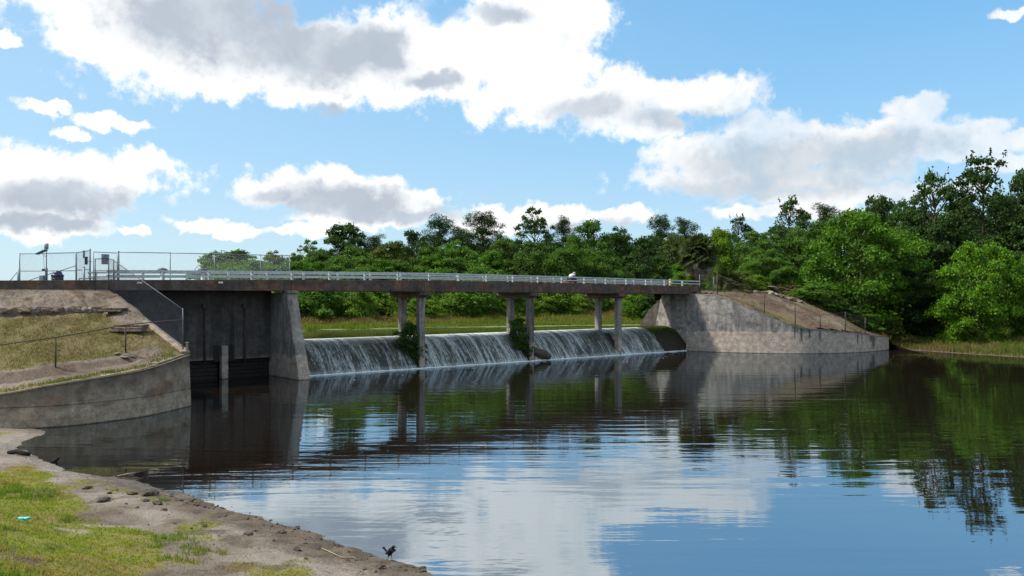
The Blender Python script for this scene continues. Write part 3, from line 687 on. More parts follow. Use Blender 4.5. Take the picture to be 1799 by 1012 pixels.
# line of foam where it meets the pool
mb = MB(); rows = []
for t_ in np.arange(-1.0, 36.6, .10):
    wv = (.02 + .07 * float(fbm(t_ * 1.7, 0, 88))) * (1 if t_ < T_WET - .5 else .45)
    a_ = -.02 - .06 * float(fbm(t_ * 3, 5, 89))
    rows.append([B(t_, .06, .03), B(t_, a_, .05 + .05 * float(vnoise(t_ * 6, 1, 90))), B(t_, a_ - wv, .008)])
mb.sheet(rows).build('foam_line', M['foam'], weir)

# ================================================================== sluice with its gates
slu = empty('sluice', B(-6, 1.9, 0), 'dark concrete sluice bay with two timber gates under the left end of the footbridge', 'sluice')
VB = 1.9; T_MID = t_at(396, VB - .25)
gates = [(tl + .1, T_MID - .26, 360), (T_MID + .26, T_PIER - .36, 430)]
ZO = 1.12
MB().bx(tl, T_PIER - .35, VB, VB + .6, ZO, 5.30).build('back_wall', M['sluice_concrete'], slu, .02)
MB().bx(T_MID - .19, T_MID + .19, VB - .22, VB + .2, -1, 1.95).build('middle_pier', M['pier_concrete'], slu, .03)
for sgn in (-1, 1):      # dark panels painting the shade of stop-log grooves beside the middle pier
    MB().bx(T_MID + sgn * .44 - .17, T_MID + sgn * .44 + .17, VB - .03, VB - .003, ZO - .1, 2.0).build('groove_shade_panel', M['timber_dark'], slu)
for (a_, b_, px) in gates:
    g = empty('gate', B((a_ + b_) / 2, VB + .3, 0) - Vector(slu.location)); g.parent = slu
    nb = 6
    for k in range(nb):
        z0 = -.25 + k * (ZO + .25) / nb; dv = .03 * (k % 2)
        MB().bx(a_, b_, VB + .28 - dv, VB + .42, z0 + .012, z0 + (ZO + .25) / nb - .012).build('plank', M['timber_dark'], g, .012)
    ts = t_at(px, VB - .08)
    MB().tube([B(ts, VB - .08, .9), B(ts, VB - .08, 4.25)], .055, 10).build('gate_stem', M['rusty_steel'], slu)
    MB().bx(ts - .16, ts + .16, VB - .24, VB - .002, 4.15, 4.4).build('stem_bracket', M['rusty_steel'], slu, .015)
    MB().bx(ts - .07, ts + .07, VB - .15, VB - .002, 2.5, 2.62).build('stem_guide', M['rusty_steel'], slu, .01)
# side wall on the left: square to the bridge, its top falling to the wing wall
sw0 = (-.2, 5.02); sw1 = (-9.1, 2.33)
tw0, tw1 = tl - .32, tl
SKEW = lambda v: (v - sw0[0]) / (sw1[0] - sw0[0]) * .90      # the wall runs a little inward downstream
mb = MB()
mb.hexa([B(tw0 + .9, sw1[0], -1), B(tw1 + .9, sw1[0], -1), B(tw1, sw0[0], -1), B(tw0, sw0[0], -1), B(tw0 + .9, sw1[0], sw1[1]), B(tw1 + .9, sw1[0], sw1[1]), B(tw1, sw0[0], sw0[1]), B(tw0, sw0[0], sw0[1])])
mb.bx(tw0, tw1, sw0[0] + .003, VB + .6, -1, sw0[1])
mb.build('side_wall', M['right_wing_concrete'], slu, .02)
mb = MB(); mb.hexa([B(tw0 + .86, sw1[0] - .05, sw1[1] + .003), B(tw1 + .93, sw1[0] - .05, sw1[1] + .003), B(tw1 + .03, sw0[0], sw0[1] + .003), B(tw0 - .04, sw0[0], sw0[1] + .003),
                    B(tw0 + .86, sw1[0] - .05, sw1[1] + .09), B(tw1 + .93, sw1[0] - .05, sw1[1] + .09), B(tw1 + .03, sw0[0], sw0[1] + .09), B(tw0 - .04, sw0[0], sw0[1] + .09)])
mb.build('coping', M['sandstone'], slu, .02)
# right pier with a battered nose
mb = MB()
def pier_ring(z, nose): return [B(T_PIER - .36, nose, z), B(T_PIER + .34, nose + .03, z), B(T_PIER + .34, 3.6, z), B(T_PIER - .36, 3.6, z)]
lv = [(-1, -2.05), (.0, -1.86), (1.35, -1.50), (1.36, -1.44), (3.2, -.82), (4.75, -.30), (5.06, -.22)]
rings = [pier_ring(z, n_) for z, n_ in lv]
for r0, r1 in zip(rings[:-1], rings[1:]):
    o_ = len(mb.v); mb.v += [*r0, *r1]
    for k in range(4): mb.f.append([o_ + k, o_ + (k + 1) % 4, o_ + 4 + (k + 1) % 4, o_ + 4 + k]); mb.sm.append(False)
mb.add(rings[-1], [(0, 1, 2, 3)])
mb.build('pier', M['pier_concrete'], slu)
MB().bx(T_PIER - .40, T_PIER + .40, -.32, .3, 5.02, zb(T_PIER) + .02).build('bearing_block', M['pier_concrete'], slu, .02)

# far abutment wall at the right end, square to the bridge
abu = empty('abutment', B(37.2, 1.5, 0), 'streaked concrete abutment carrying the far end of the footbridge beside the weir', 'abutment')
mb = MB(); t0, t1 = 36.95, 38.6
mb.hexa([B(t0, -.35, -1), B(t1, -.35, -1), B(t1, 4.75, -1), B(t0, 4.75, -1), B(t0 + .16, -.35, 5.03), B(t1, -.35, 5.03), B(t1, 3.35, 5.03), B(t0 + .16, 3.35, 5.03)])
mb.build('abutment_wall', M['right_wing_concrete'], abu, .03)
MB().hexa([B(t0 + .6, 4.76, -1), B(t1, 4.76, -1), B(t1, 9, -1), B(t0 + .6, 9, -1), B(t0 + .6, 3.4, 4.95), B(t1, 3.4, 4.95), B(t1, 5.2, 3.6), B(t0 + .6, 5.2, 3.6)]).build('return_wall', M['sluice_concrete'], abu, .03)

# ================================================================== footbridge
br = empty('footbridge', B(13, 1.7, 0), 'long narrow concrete footbridge on twin columns with a low metal railing', 'bridge')
joints = [tl - .1, T_PIER, *PT, T_END]
for a_, b_ in zip(joints[:-1], joints[1:]):
    a2, b2 = a_ + .012, b_ - .012
    sec = lambda t_: [(VN, zb(t_)), (VN + .38, zb(t_)), (VN + .40, zd(t_) - .42), (VF - .40, zd(t_) - .42), (VF - .38, zb(t_)), (VF, zb(t_)), (VF, zd(t_) + .0), (VF - .26, zd(t_)), (VF - .27, zd(t_) - .14), (VN + .27, zd(t_) - .14), (VN + .26, zd(t_)), (VN, zd(t_))]
    mb = MB(); n = 12
    ra = [B(a2, v, z) for v, z in sec(a2)]; rb = [B(b2, v, z) for v, z in sec(b2)]
    mb.add(ra + rb, [[k, (k + 1) % n, n + (k + 1) % n, n + k][::-1] for k in range(n)] + [list(range(n)), [n + k for k in range(n)][::-1]])
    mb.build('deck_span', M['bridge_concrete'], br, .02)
for tp in PT:
    zc = zb(tp); mb = MB()
    rr = [[B(tp + s_ * w_, v, z) for s_, v in ((-1, v0), (1, v0), (1, v1), (-1, v1))] for (w_, v0, v1, z) in ((.30, .02, 3.43, zc - .40), (.42, -.26, 3.7, zc - .22), (.42, -.26, 3.7, zc - .003))]
    for r0, r1 in zip(rr[:-1], rr[1:]):
        o_ = len(mb.v); mb.v += [*r0, *r1]
        for k in range(4): mb.f.append([o_ + k, o_ + (k + 1) % 4, o_ + 4 + (k + 1) % 4, o_ + 4 + k]); mb.sm.append(False)
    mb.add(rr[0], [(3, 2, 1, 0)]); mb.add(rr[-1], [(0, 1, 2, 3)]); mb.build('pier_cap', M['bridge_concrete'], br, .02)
    for v, hw in ((.30, .225), (2.55, .225)):
        MB().bx(tp - hw, tp + hw, v - hw, v + hw, -1 if v < 1 else 1.2, zc - .39).build('column', M['pier_concrete'], br, .04)
for px_ in (245, 387.5):                                 # small pale reflectors on the near face of the deck
    t_ = t_at(px_, VN); z_ = zd(t_) - .16; MB().bx(t_ - .13, t_ + .13, VN - .03, VN - .003, z_ - .05, z_ + .05).build('reflector', M['white_plastic'], br, .015)
# railing: posts, two rails a side
tpo = [t_at(200, VN + .1) + (t_at(1199, VN + .1) - t_at(200, VN + .1)) * k / 19 for k in range(20)]
pm = None; rail_end0 = t_at(186, VN + .1)
for v in (VN + .11, VF - .11):
    for t_ in tpo:
        if pm is None:
            mb = MB(); R = math.atan2(U.y, U.x); mb.box((0, 0, .24), (.13, .11, .56), R); pm = mb.mesh('rail_post', M['rail_paint'])
        link('rail_post', pm, br, B(t_, v, zd(t_)) - Vector(br.location))
    for dz, hh in ((.46, .10), (.21, .085)):
        nodes = [rail_end0] + tpo + [T_END - .1]; dv = -.095 if v < 1 else .095; mb = MB()
        lo = []; 
        for (sv, sz) in ((-.035, -hh / 2), (.035, -hh / 2), (.035, hh / 2), (-.035, hh / 2)):
            lo.append([B(t_, v + dv + sv, zd(t_) + dz + sz) for t_ in nodes])
        mb.sheet([lo[0], lo[1], lo[2], lo[3], lo[0]], False); mb.add([r[0] for r in lo], [(0, 1, 2, 3)]); mb.add([r[-1] for r in lo], [(3, 2, 1, 0)])
        mb.build('rail', M['rail_paint'], br)

# ================================================================== trees
def rdir(r, n):
    d = r.normal(size=(n, 3)); return d / np.linalg.norm(d, axis=1)[:, None]
def leaves(r, cen, out, size, asp=.55, up=.25, jit=.9, mat='leaf', tint=None, name='crown'):
    """small diamond leaves at cen, facing roughly out"""
    n = len(cen); nrm = out + r.normal(size=(n, 3)) * jit + np.array([0, 0, up]); nrm /= np.linalg.norm(nrm, axis=1)[:, None] + 1e-9
    a = np.cross(nrm, rdir(r, n)); a /= np.linalg.norm(a, axis=1)[:, None] + 1e-9; b = np.cross(nrm, a)
    L = (size * .66 * r.uniform(.6, 1.4, n))[:, None]; Wd = L * asp
    Vt = np.stack([cen - a * L, cen + b * Wd + nrm * L * .12, cen + a * L, cen - b * Wd + nrm * L * .12], 1).reshape(-1, 3)
    tv = r.uniform(0, 1, n) if tint is None else np.clip(tint + r.normal(size=n) * .16, 0, 1)
    return np_mesh(name, Vt, np.arange(4 * n).reshape(n, 4), M[mat], {'tint': np.repeat(tv, 4)})
def limbs(mb, r, base, tip, r0, n=5, sag=.0, wob=.12):
    base = np.array(base, float); tip = np.array(tip, float); L = np.linalg.norm(tip - base); pts = []
    for k in range(n):
        u = k / (n - 1); p = base * (1 - u) + tip * u + r.normal(size=3) * wob * L * .25 * math.sin(math.pi * u); p[2] += sag * L * math.sin(math.pi * u); pts.append(p)
    mb.tube(pts, [r0 * (1 - .8 * k / (n - 1)) for k in range(n)], 6, cap=False); return pts
KINDS = {}; FARWOOD = 'trees of the wood beyond the lake'
def make_kind(kind, seed, h=10.0, rad=4.0, z0=.25, clumps=34, per=230, cr=(.9, 1.7), leaf=.20, trunk=.22, flat=.8, shape=1.0, gap=.0, spikes=0, mat='leaf', bark='bark', asp=.6, top=1.0, core=24):
    r = np.random.default_rng(seed); mb = MB(); cs = []; cz0 = h * z0
    tries = 0
    while len(cs) < clumps and tries < 4000:
        tries += 1; u = r.uniform(0, 1); z = cz0 + (h - cz0) * u
        prof = (math.sin(math.pi * min(1, max(0, (u * .86 + .12)))) ** shape) * rad
        a = r.uniform(0, 2 * math.pi); rr = prof * (r.uniform(.25, 1) ** .55)
        c = np.array([rr * math.cos(a), rr * math.sin(a), z - (h - z) * 0]); rad_c = r.uniform(*cr) * (1 - .35 * u)
        if all(np.linalg.norm((c - q) * (1, 1, 1.1)) > gap * (rad_c + s_) for q, s_ in cs): cs.append((c, rad_c))
    ht = h * (z0 + .42 * (1 - z0)); lean = r.normal(size=2) * .25
    tr_ = [(0, 0, -.6), (lean[0] * .3, lean[1] * .3, ht * .35), (lean[0] * .8, lean[1] * .8, ht * .7), (lean[0], lean[1], ht), (lean[0] * 1.3, lean[1] * 1.3, h * .86)]
    mb.tube(tr_, [trunk * 1.35, trunk, trunk * .82, trunk * .6, trunk * .15], 8, cap=False)
    cen = []; out = []; tint = []
    for c, q in cs:
        zb_ = min(h * .8, max(h * z0 * .7, c[2] - np.linalg.norm(c[:2]) * r.uniform(.5, .9)))
        k = np.interp(zb_, [p[2] for p in tr_], range(5)); i = int(min(3, k)); f = k - i
        b0 = np.array(tr_[i]) * (1 - f) + np.array(tr_[i + 1]) * f
        limbs(mb, r, b0, c, trunk * .33)
        n = int(per * 2.5 * (q / np.mean(cr)) ** 2); d = rdir(r, n); d[:, 2] = np.where(d[:, 2] < -.3, -d[:, 2] * .5, d[:, 2])
        rho = r.uniform(.35, 1.08, n) ** .6; lump = 1 + .35 * np.sin(d[:, 0] * 5 + c[0] * 3) * np.sin(d[:, 1] * 5 + c[1] * 3)
        p = c + d * (rho * lump)[:, None] * q * np.array([1, 1, flat]); cen.append(p); out.append(d)
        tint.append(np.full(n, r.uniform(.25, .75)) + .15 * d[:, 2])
        if spikes:
            for _ in range(spikes):
                s0 = c + rdir(r, 1)[0] * q * np.array([.8, .8, .3]); ln = r.uniform(.5, 1.2); dirn = np.array([r.normal() * .28, r.normal() * .28, 1.0]); m_ = int(per * .13)
                u = r.uniform(0, 1, m_); p = s0 + dirn * (u * ln)[:, None] + r.normal(size=(m_, 3)) * (.20 * (1.1 - u))[:, None]
                cen.append(p); out.append(rdir(r, m_)); tint.append(np.full(m_, .45))
    if core:                                              # leaves all through the crown, so that it closes
        n = int(per * core); u = r.uniform(0, 1, n); z = cz0 * .8 + (h * .96 - cz0 * .8) * u; pr = (np.sin(np.pi * np.clip(u * .86 + .12, 0, 1)) ** shape) * rad
        a = r.uniform(0, 2 * np.pi, n); lump = .75 + .35 * np.sin(a * 3 + u * 9 + seed) * np.sin(u * 14 + a * 2); rr = pr * lump * r.uniform(.15, 1, n) ** .5
        p = np.stack([rr * np.cos(a), rr * np.sin(a), z], -1); d = p - np.array([0, 0, h * .5]); d /= np.linalg.norm(d, axis=1)[:, None]; cen.append(p); out.append(d); tint.append(.35 + .2 * np.sin(a * 3 + u * 9))
    cen = np.concatenate(cen); out = np.concatenate(out); tint = np.concatenate(tint)
    ok = cen[:, 2] > .05; cen, out, tint = cen[ok], out[ok], tint[ok]
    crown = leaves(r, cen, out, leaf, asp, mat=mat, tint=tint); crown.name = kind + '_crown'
    KINDS[kind] = (mb.mesh(kind + '_trunk', M[bark]), crown, float(np.percentile(cen[:, 2], 99.7)), float(np.percentile(np.abs(cen[:, 0]), 98)) * 2)
def make_pine(kind, seed, h=14.0, bare=.5, rad=2.6, layers=15, per=250, bark='pine_bark'):
    r = np.random.default_rng(seed); mb = MB(); cen = []; out = []; tint = []
    lean = r.normal(size=2) * .3; tp = lambda z: np.array([lean[0] * (z / h) ** 2, lean[1] * (z / h) ** 2, z])
    mb.tube([tp(z) if z > 0 else (0, 0, -.6) for z in (-.6, h * .25, h * .5, h * .75, h * .98)], [.26, .22, .18, .12, .03], 8, cap=False)
    for k in range(layers):
        u = (k + r.uniform(0, .8)) / layers; z = h * (bare + (1 - bare) * u); a = k * 2.4 + r.uniform(-.5, .5)
        ln = rad * (math.sin(math.pi * min(1, .25 + .72 * u)) ** .8) * r.uniform(.65, 1.15)
        tip = tp(z) + np.array([math.cos(a) * ln, math.sin(a) * ln, ln * r.uniform(.05, .4)])
        limbs(mb, r, tp(z - ln * .15), tip, .07)
        for j in range(4 if ln > 1.2 else 2):
            f = 1 - .26 * j * r.uniform(.7, 1.2); c = tp(z) * (1 - f) + tip * f + r.normal(size=3) * .38; q = r.uniform(.55, .95) * (1.0 if j == 0 else .8)
            n = int(per * q * q); d = rdir(r, n); p = c + d * (r.uniform(.2, 1.05, n) ** .6)[:, None] * q * np.array([1.1, 1.1, .82])
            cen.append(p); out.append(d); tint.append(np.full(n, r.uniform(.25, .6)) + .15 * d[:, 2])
    cen = np.concatenate(cen); out = np.concatenate(out); tint = np.concatenate(tint)
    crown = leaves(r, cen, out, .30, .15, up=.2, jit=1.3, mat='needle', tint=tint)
    KINDS[kind] = (mb.mesh(kind + '_trunk', M[bark]), crown, float(np.percentile(cen[:, 2], 99.7)), float(np.percentile(np.abs(cen[:, 0]), 98)) * 2)

make_kind('broad_a', 1, rad=4.2, clumps=40, per=230, z0=.16, shape=.7, gap=.42)
make_kind('broad_b', 2, rad=3.8, clumps=40, per=220, z0=.12, shape=.62, gap=.40, cr=(.8, 1.5))
make_kind('broad_c', 3, rad=4.4, clumps=46, per=200, z0=.10, shape=.8, gap=.36, cr=(.7, 1.5))
make_kind('tall_a', 4, rad=3.0, clumps=40, per=200, z0=.15, shape=.6, gap=.40, cr=(.7, 1.3))
make_kind('tall_b', 5, rad=2.8, clumps=38, per=190, z0=.2, shape=.75, gap=.42, cr=(.6, 1.25))
make_kind('airy_a', 6, core=10, rad=3.8, clumps=60, per=95, z0=.22, shape=.75, gap=.50, cr=(.45, .95), leaf=.17, trunk=.18)
make_kind('airy_b', 7, core=10, rad=3.4, clumps=58, per=95, z0=.25, shape=.7, gap=.50, cr=(.45, .95), leaf=.17, spikes=1)
make_kind('spiky', 8, rad=3.3, clumps=40, per=130, z0=.18, shape=.6, gap=.40, cr=(.5, 1.05), leaf=.17, spikes=1)
make_kind('big_bush', 9, h=10, rad=5.0, clumps=64, per=240, z0=.02, shape=.5, gap=.38, cr=(.9, 1.6), leaf=.20, trunk=.2)
make_kind('layered', 10, core=5, h=10, rad=4.8, clumps=44, per=260, z0=.18, shape=.55, gap=.46, cr=(.8, 1.35), leaf=.20, flat=.55, trunk=.18)
make_kind('shrub_a', 11, h=3, rad=1.7, clumps=20, per=120, z0=.05, shape=.5, gap=.35, cr=(.45, .8), leaf=.13, trunk=.05)
make_kind('shrub_b', 12, h=3, rad=1.5, clumps=18, per=110, z0=.05, shape=.6, gap=.35, cr=(.35, .7), leaf=.12, trunk=.05, spikes=2)
make_pine('pine_a', 21, bare=.40, rad=2.9, layers=26)
make_pine('pine_b', 22, bare=.5, rad=2.6, layers=24)
make_pine('pine_c', 23, bare=.66, rad=2.3, layers=14)

DARK = (.036, .068, .020); MID = (.060, .108, .025); GRN = (.070, .130, .024); BRIGHT = (.066, .135, .014); YEL = (.098, .155, .014); OLV = (.080, .100, .026); PINE = (.030, .056, .020); DDK = (.026, .052, .016)  # the leaves' own greens, from dark to bright
def tree(kind, x, y, zg, h, wd, col, label, name='tree', cat='tree', group=None, rz=None):
    if group in (FARWOOD, 'back row of the wood') or name == 'young_tree': q_ = (y + 7) / y; x, y, h, wd = x * q_, y * q_, h * q_ + (0 if q_ == 1 else .3), wd * q_
    tm, cm, kh, kw = KINDS[kind]; o = empty(name, (x, y, zg), label, cat, group)
    sx = wd / kw; o.scale = (sx, sx, h / kh); o.rotation_euler.z = random.uniform(0, 6.28) if rz is None else rz
    tr_ = link('trunk', tm, o); cr_ = link('crown', cm, o); j = random.uniform(.9, 1.1); cr_.color = (col[0] * j, col[1] * j, col[2] * j, 1); return o
def tree_px(kind, px, top, wpx, Y, col, label, zg=None, **kw):
    x = (px - CXP) / F * Y
    if zg is None: zg = FZ(x, Y) if px < 1290 else RZ(x, Y)
    zt = H - (top - HOR) / F * Y
    return tree(kind, x, Y, zg, zt - zg, wpx / F * Y, col, label, **kw)
FARWOOD = 'trees of the wood beyond the lake'
for a_ in [
 ('broad_b', 420, 450, 74, 112, DARK, 'dark rounded tree at the left end of the wood, behind the bridge railing'),
 ('broad_a', 482, 447, 60, 116, OLV, 'grey green low tree seen through the end of the tall wire fence'),
 ('airy_a', 545, 428, 66, 104, MID, 'thin open crowned tree just right of the tall wire fence end'),
 ('tall_a', 606, 401, 84, 100, DARK, 'tall dark broadleaf tree, first high crown from the left of the wood'),
 ('pine_c', 655, 416, 46, 125, PINE, 'small flat topped pine peeping out between two broadleaf crowns'),
 ('broad_c', 690, 432, 96, 98, OLV, 'olive green spreading tree over the first span of the bridge'),
 ('broad_b', 728, 412, 70, 118, DDK, 'dark round crown pressed against the left tall pine'),
 ('pine_a', 772, 384, 78, 106, PINE, 'tall pine with a broken wide crown, left of the pair of pines'),
 ('pine_b', 852, 378, 84, 108, PINE, 'tall pine with ragged tiers, right of the pair of pines'),
 ('pine_c', 812, 402, 50, 122, PINE, 'slim pine half hidden between the pair of tall pines'),
 ('tall_b', 882, 420, 62, 97, (.085, .135, .03), 'light green slender tree in front of the right tall pine'),
 ('airy_a', 938, 372, 86, 104, DARK, 'tall open oak with a domed crown, highest in the middle of the wood'),
 ('pine_c', 990, 386, 40, 110, PINE, 'slim pine with a small tuft crown touching the open oak'),
 ('broad_b', 1034, 395, 84, 100, (.060, .112, .026), 'fresh green dome shaped tree right of the slim tuft pine'),
 ('broad_a', 1085, 407, 78, 104, DARK, 'dark green broad tree right of the fresh green dome'),
 ('pine_b', 1163, 383, 56, 118, PINE, 'grey green pine rising left of the palm'),
 ('pine_c', 1204, 386, 42, 122, PINE, 'small pine right beside the grey green pine above the palm'),
 ('broad_c', 1130, 425, 90, 98, DARK, 'dark spreading tree under the grey green pine'),
 ('broad_c', 1185, 418, 80, 112, (.066, .088, .030), 'mid green tree behind the left side of the palm'),
 ('broad_a', 800, 432, 92, 94, GRN, 'leafy green tree below the gap between the two tall pines'),
 ('tall_a', 755, 440, 60, 92, MID, 'narrow green tree under the left tall pine'),
 ('broad_b', 940, 432, 84, 93, MID, 'green tree in front of the open oak'),
 ('broad_a', 1000, 436, 90, 91, GRN, 'bushy green tree behind the seated angler'),
 ('broad_c', 620, 440, 90, 93, MID, 'green low tree in front of the first high crown'),
 ('broad_c', 560, 448, 86, 96, MID, 'leafy tree under the thin open crowned tree'),
 ('tall_a', 860, 448, 66, 90, BRIGHT, 'pale green bushy tree below the right tall pine'),
 ('broad_a', 1060, 448, 84, 92, MID, 'dense green tree over the third pair of columns'),
]: tree_px(*a_, group=FARWOOD)
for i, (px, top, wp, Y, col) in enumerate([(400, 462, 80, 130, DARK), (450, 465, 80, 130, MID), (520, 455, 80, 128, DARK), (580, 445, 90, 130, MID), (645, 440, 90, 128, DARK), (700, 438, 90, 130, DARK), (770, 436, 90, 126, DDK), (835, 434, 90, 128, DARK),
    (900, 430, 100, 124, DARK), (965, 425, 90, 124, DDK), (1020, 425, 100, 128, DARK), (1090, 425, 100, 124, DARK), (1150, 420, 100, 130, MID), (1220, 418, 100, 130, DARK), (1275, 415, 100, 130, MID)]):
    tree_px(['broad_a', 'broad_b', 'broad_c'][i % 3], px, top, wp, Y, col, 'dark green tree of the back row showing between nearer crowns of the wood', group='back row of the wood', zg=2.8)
# right hand wood
RIGHTW = 'trees on the right bank'
for a_ in [
 ('broad_c', 1262, 404, 86, 96, YEL, 'bright yellow green tree right behind the palm'),
 ('spiky', 1296, 381, 62, 106, PINE, 'dark spiky topped tree between palm and the big right trees'),
 ('broad_b', 1335, 408, 96, 92, MID, 'mid green rounded tree above the dirt bank'),
 ('spiky', 1384, 351, 92, 98, DARK, 'tall dark broadleaf with upright shoots over the dirt bank'),
 ('pine_c', 1455, 357, 54, 124, PINE, 'small far pine in the dip of the right skyline'),
 ('broad_b', 1542, 347, 100, 104, DARK, 'dark rounded crown behind the big bright tree'),
 ('airy_b', 1642, 304, 104, 90, DARK, 'tall loose tree with open twigs, second highest on the right'),
 ('spiky', 1726, 276, 132, 88, DDK, 'tallest dark tree of the picture with bristling top'),
 ('broad_b', 1797, 302, 100, 90, DARK, 'high dark crown cut by the right edge of the picture'),
 ('big_bush', 1508, 374, 196, 81, BRIGHT, 'big bright green tree leaning over the end of the far wing wall'),
 ('big_bush', 1722, 430, 136, 75.5, (.082, .160, .013), 'bright yellow green bushy tree standing alone on the grassy bank'),
 ('big_bush', 1812, 452, 84, 75, BRIGHT, 'light green bushy tree half out of the picture at right'),
 ('broad_c', 1400, 402, 100, 92, MID, 'soft green tree between the upright shoots and big bright tree'),
 ('big_bush', 1640, 400, 150, 88, DDK, 'deep dark tree standing left of the lone bright bushy tree'),
 ('big_bush', 1790, 380, 170, 86, DARK, 'deep green tree behind the light bushy tree at the right edge'),
 ('broad_a', 1600, 352, 110, 94, DARK, 'dark tree between big bright tree and tall loose tree'),
 ('broad_c', 1690, 350, 120, 96, DARK, 'dark green tree under the tallest bristling top'),
 ('big_bush', 1345, 440, 90, 86, GRN, 'leafy bush tree at the head of the dirt bank'),
 ('shrub_b', 1432, 496, 100, 78, GRN, 'green bush overhanging the stones on the dirt bank'),
 ('shrub_a', 1500, 545, 90, 78.5, MID, 'dull green bush at the foot of the big bright tree'),
 ('big_bush', 1590, 470, 130, 83, DDK, 'dark undergrowth tree right of the big bright tree'),
 ('shrub_a', 1558, 560, 70, 79, OLV, 'olive bush behind the low end of the far wing wall'),
 ('big_bush', 1872, 400, 150, 80, DARK, 'dark tree just outside the right edge'),
]: tree_px(*a_, group=RIGHTW)
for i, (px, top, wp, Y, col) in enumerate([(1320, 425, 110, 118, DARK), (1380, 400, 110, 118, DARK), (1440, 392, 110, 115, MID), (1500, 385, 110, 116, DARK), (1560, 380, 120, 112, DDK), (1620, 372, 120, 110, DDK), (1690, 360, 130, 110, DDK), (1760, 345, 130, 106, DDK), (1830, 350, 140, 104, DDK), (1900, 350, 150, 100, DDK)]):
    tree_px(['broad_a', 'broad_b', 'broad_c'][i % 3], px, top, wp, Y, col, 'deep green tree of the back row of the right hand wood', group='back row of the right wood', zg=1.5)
# shrubs along the far shore, seen under the bridge
sh_lab = {'y': 'yellow green shrub at the far wood', 'g': 'green shrub at the foot of the far wood', 'o': 'greyish olive shrub at the edge of the marsh'}
sh_col = {'y': (.115, .175, .026), 'g': GRN, 'o': (.085, .088, .035)}
r9 = np.random.default_rng(19)
def bay(px): return 'under the first bridge span' if px < 722 else 'under the second bridge span' if px < 915 else 'under the third bridge span' if px < 1070 else 'under the last bridge span'
for i in range(64):
    px = 380 + 860 * (i + r9.uniform(0, 1)) / 64; u = r9.uniform(0, 1); x0 = (px - CXP) / F
    edge_ = np.interp(px, [380, 600, 900, 1150, 1240], [66, 71, 78, 83, 85]); Y = edge_ + (6.5 + 9 * u) * (1 + .5 * smooth(850, 1050, px)); k = 'y' if (px > 900 and u < .75) or r9.uniform() < .4 else ('o' if r9.uniform() < .2 else 'g')
    hh = r9.uniform(2.6, 4.8) * (1.15 if k == 'g' else .8); x = x0 * Y
    lb = sh_lab[k].replace('shrub', 'shrub ' + bay(px), 1); tree(['shrub_a', 'shrub_b'][i % 2], x, Y, FZ(x, Y) - .1, hh, hh * r9.uniform(.9, 1.4), sh_col[k], lb, 'shrub', 'shrub', 'marsh ' + lb)
for i in range(34):        # taller leafy saplings closing the foot of the wood
    px = 380 + 900 * (i + r9.uniform(0, 1)) / 34; x0 = (px - CXP) / F
    Y = np.interp(px, [380, 600, 900, 1150, 1300], [84, 88, 94, 103, 106]) + r9.uniform(-1.5, 2); x = x0 * Y; hh = r9.uniform(4.2, 6.4)
    tree(['big_bush', 'broad_c', 'big_bush'][i % 3], x, Y, FZ(x, Y) - .2, hh, hh * r9.uniform(1.0, 1.3), [MID, GRN, BRIGHT, MID][i % 4], 'leafy young tree at the foot of the wood ' + bay(px), 'young_tree', 'tree', 'young trees ' + bay(px))
for px, Y, hh, wd, col, lab in [(1150, 86.5, 3.6, 4.2, DARK, 'dark shrub tucked behind the upstream edge of the far abutment'), (1120, 87, 2.8, 4, BRIGHT, 'bright green shrub just left of the far abutment'),
        (1195, 82, 2.2, 2.6, GRN, 'low green shrub at the far end of the railing'), (1214, 81, 1.9, 2.2, YEL, 'yellow leaved shrub beside the yellow post'), (1300, 82.5, 2.4, 3.4, OLV, 'brownish olive shrub right of the small palm'),
        (1330, 83, 2.2, 3, YEL, 'yellow tipped shrub at the top of the dirt bank'), (1375, 83.5, 1.8, 4.2, (.13, .10, .07), 'dry brown brush heap on top of the dirt bank'), (1415, 82, 1.7, 3.4, (.14, .11, .08), 'pale dry brush beside the green overhanging bush'),
        (1660, 80, 1.6, 3.5, OLV, 'low olive bramble left of the lone bright bushy tree'), (1462, 76.6, 1.9, 3.0, MID, 'green shrub spilling over the dirt bank above the middle fence posts'), (1492, 76.2, 1.5, 2.6, DARK, 'dark shrub over the dirt bank above the last fence posts'), (1528, 76.8, 1.3, 2.4, GRN, 'low green shrub right of the last fence post'), (1278, 78.5, 1.6, 2.6, (.11, .085, .06), 'brown dry shrub under the short palm'),
        (1700, 79, 2.4, 3.2, BRIGHT, 'small bright bush under the lone bushy tree'), (1590, 77.5, 1.0, 2.4, (.12, .095, .045), 'brown dry tussock at the end of the far wing wall')]:
    x = (px - CXP) / F * Y; tree('shrub_b' if 'dry' in lab else 'shrub_a', x, Y, (RZ(x, Y) if px > 1170 else FZ(x, Y)) - .1, hh, wd, col, lab, 'shrub', 'shrub')
# bushes growing on the weir behind the columns
for tp, sc, lab in ((PT[0] - .5, 1.0, 'dark green bush growing on the weir behind the first pair of columns'), (PT[1] - .55, 1.05, 'leafy bush growing on the weir behind the second pair of columns')):
    p = B(tp, .95, .85); tree('shrub_a', p.x, p.y, p.z - .1, 2.35 * sc, 2.0 * sc, (.035, .075, .016), lab, 'bush', 'bush')
    p = B(tp + .3, .45, .3); tree('shrub_b', p.x, p.y, p.z - .1, 1.5, 1.3, (.028, .055, .015), lab.replace('bush growing', 'lower sprig hanging'), 'bush', 'bush')

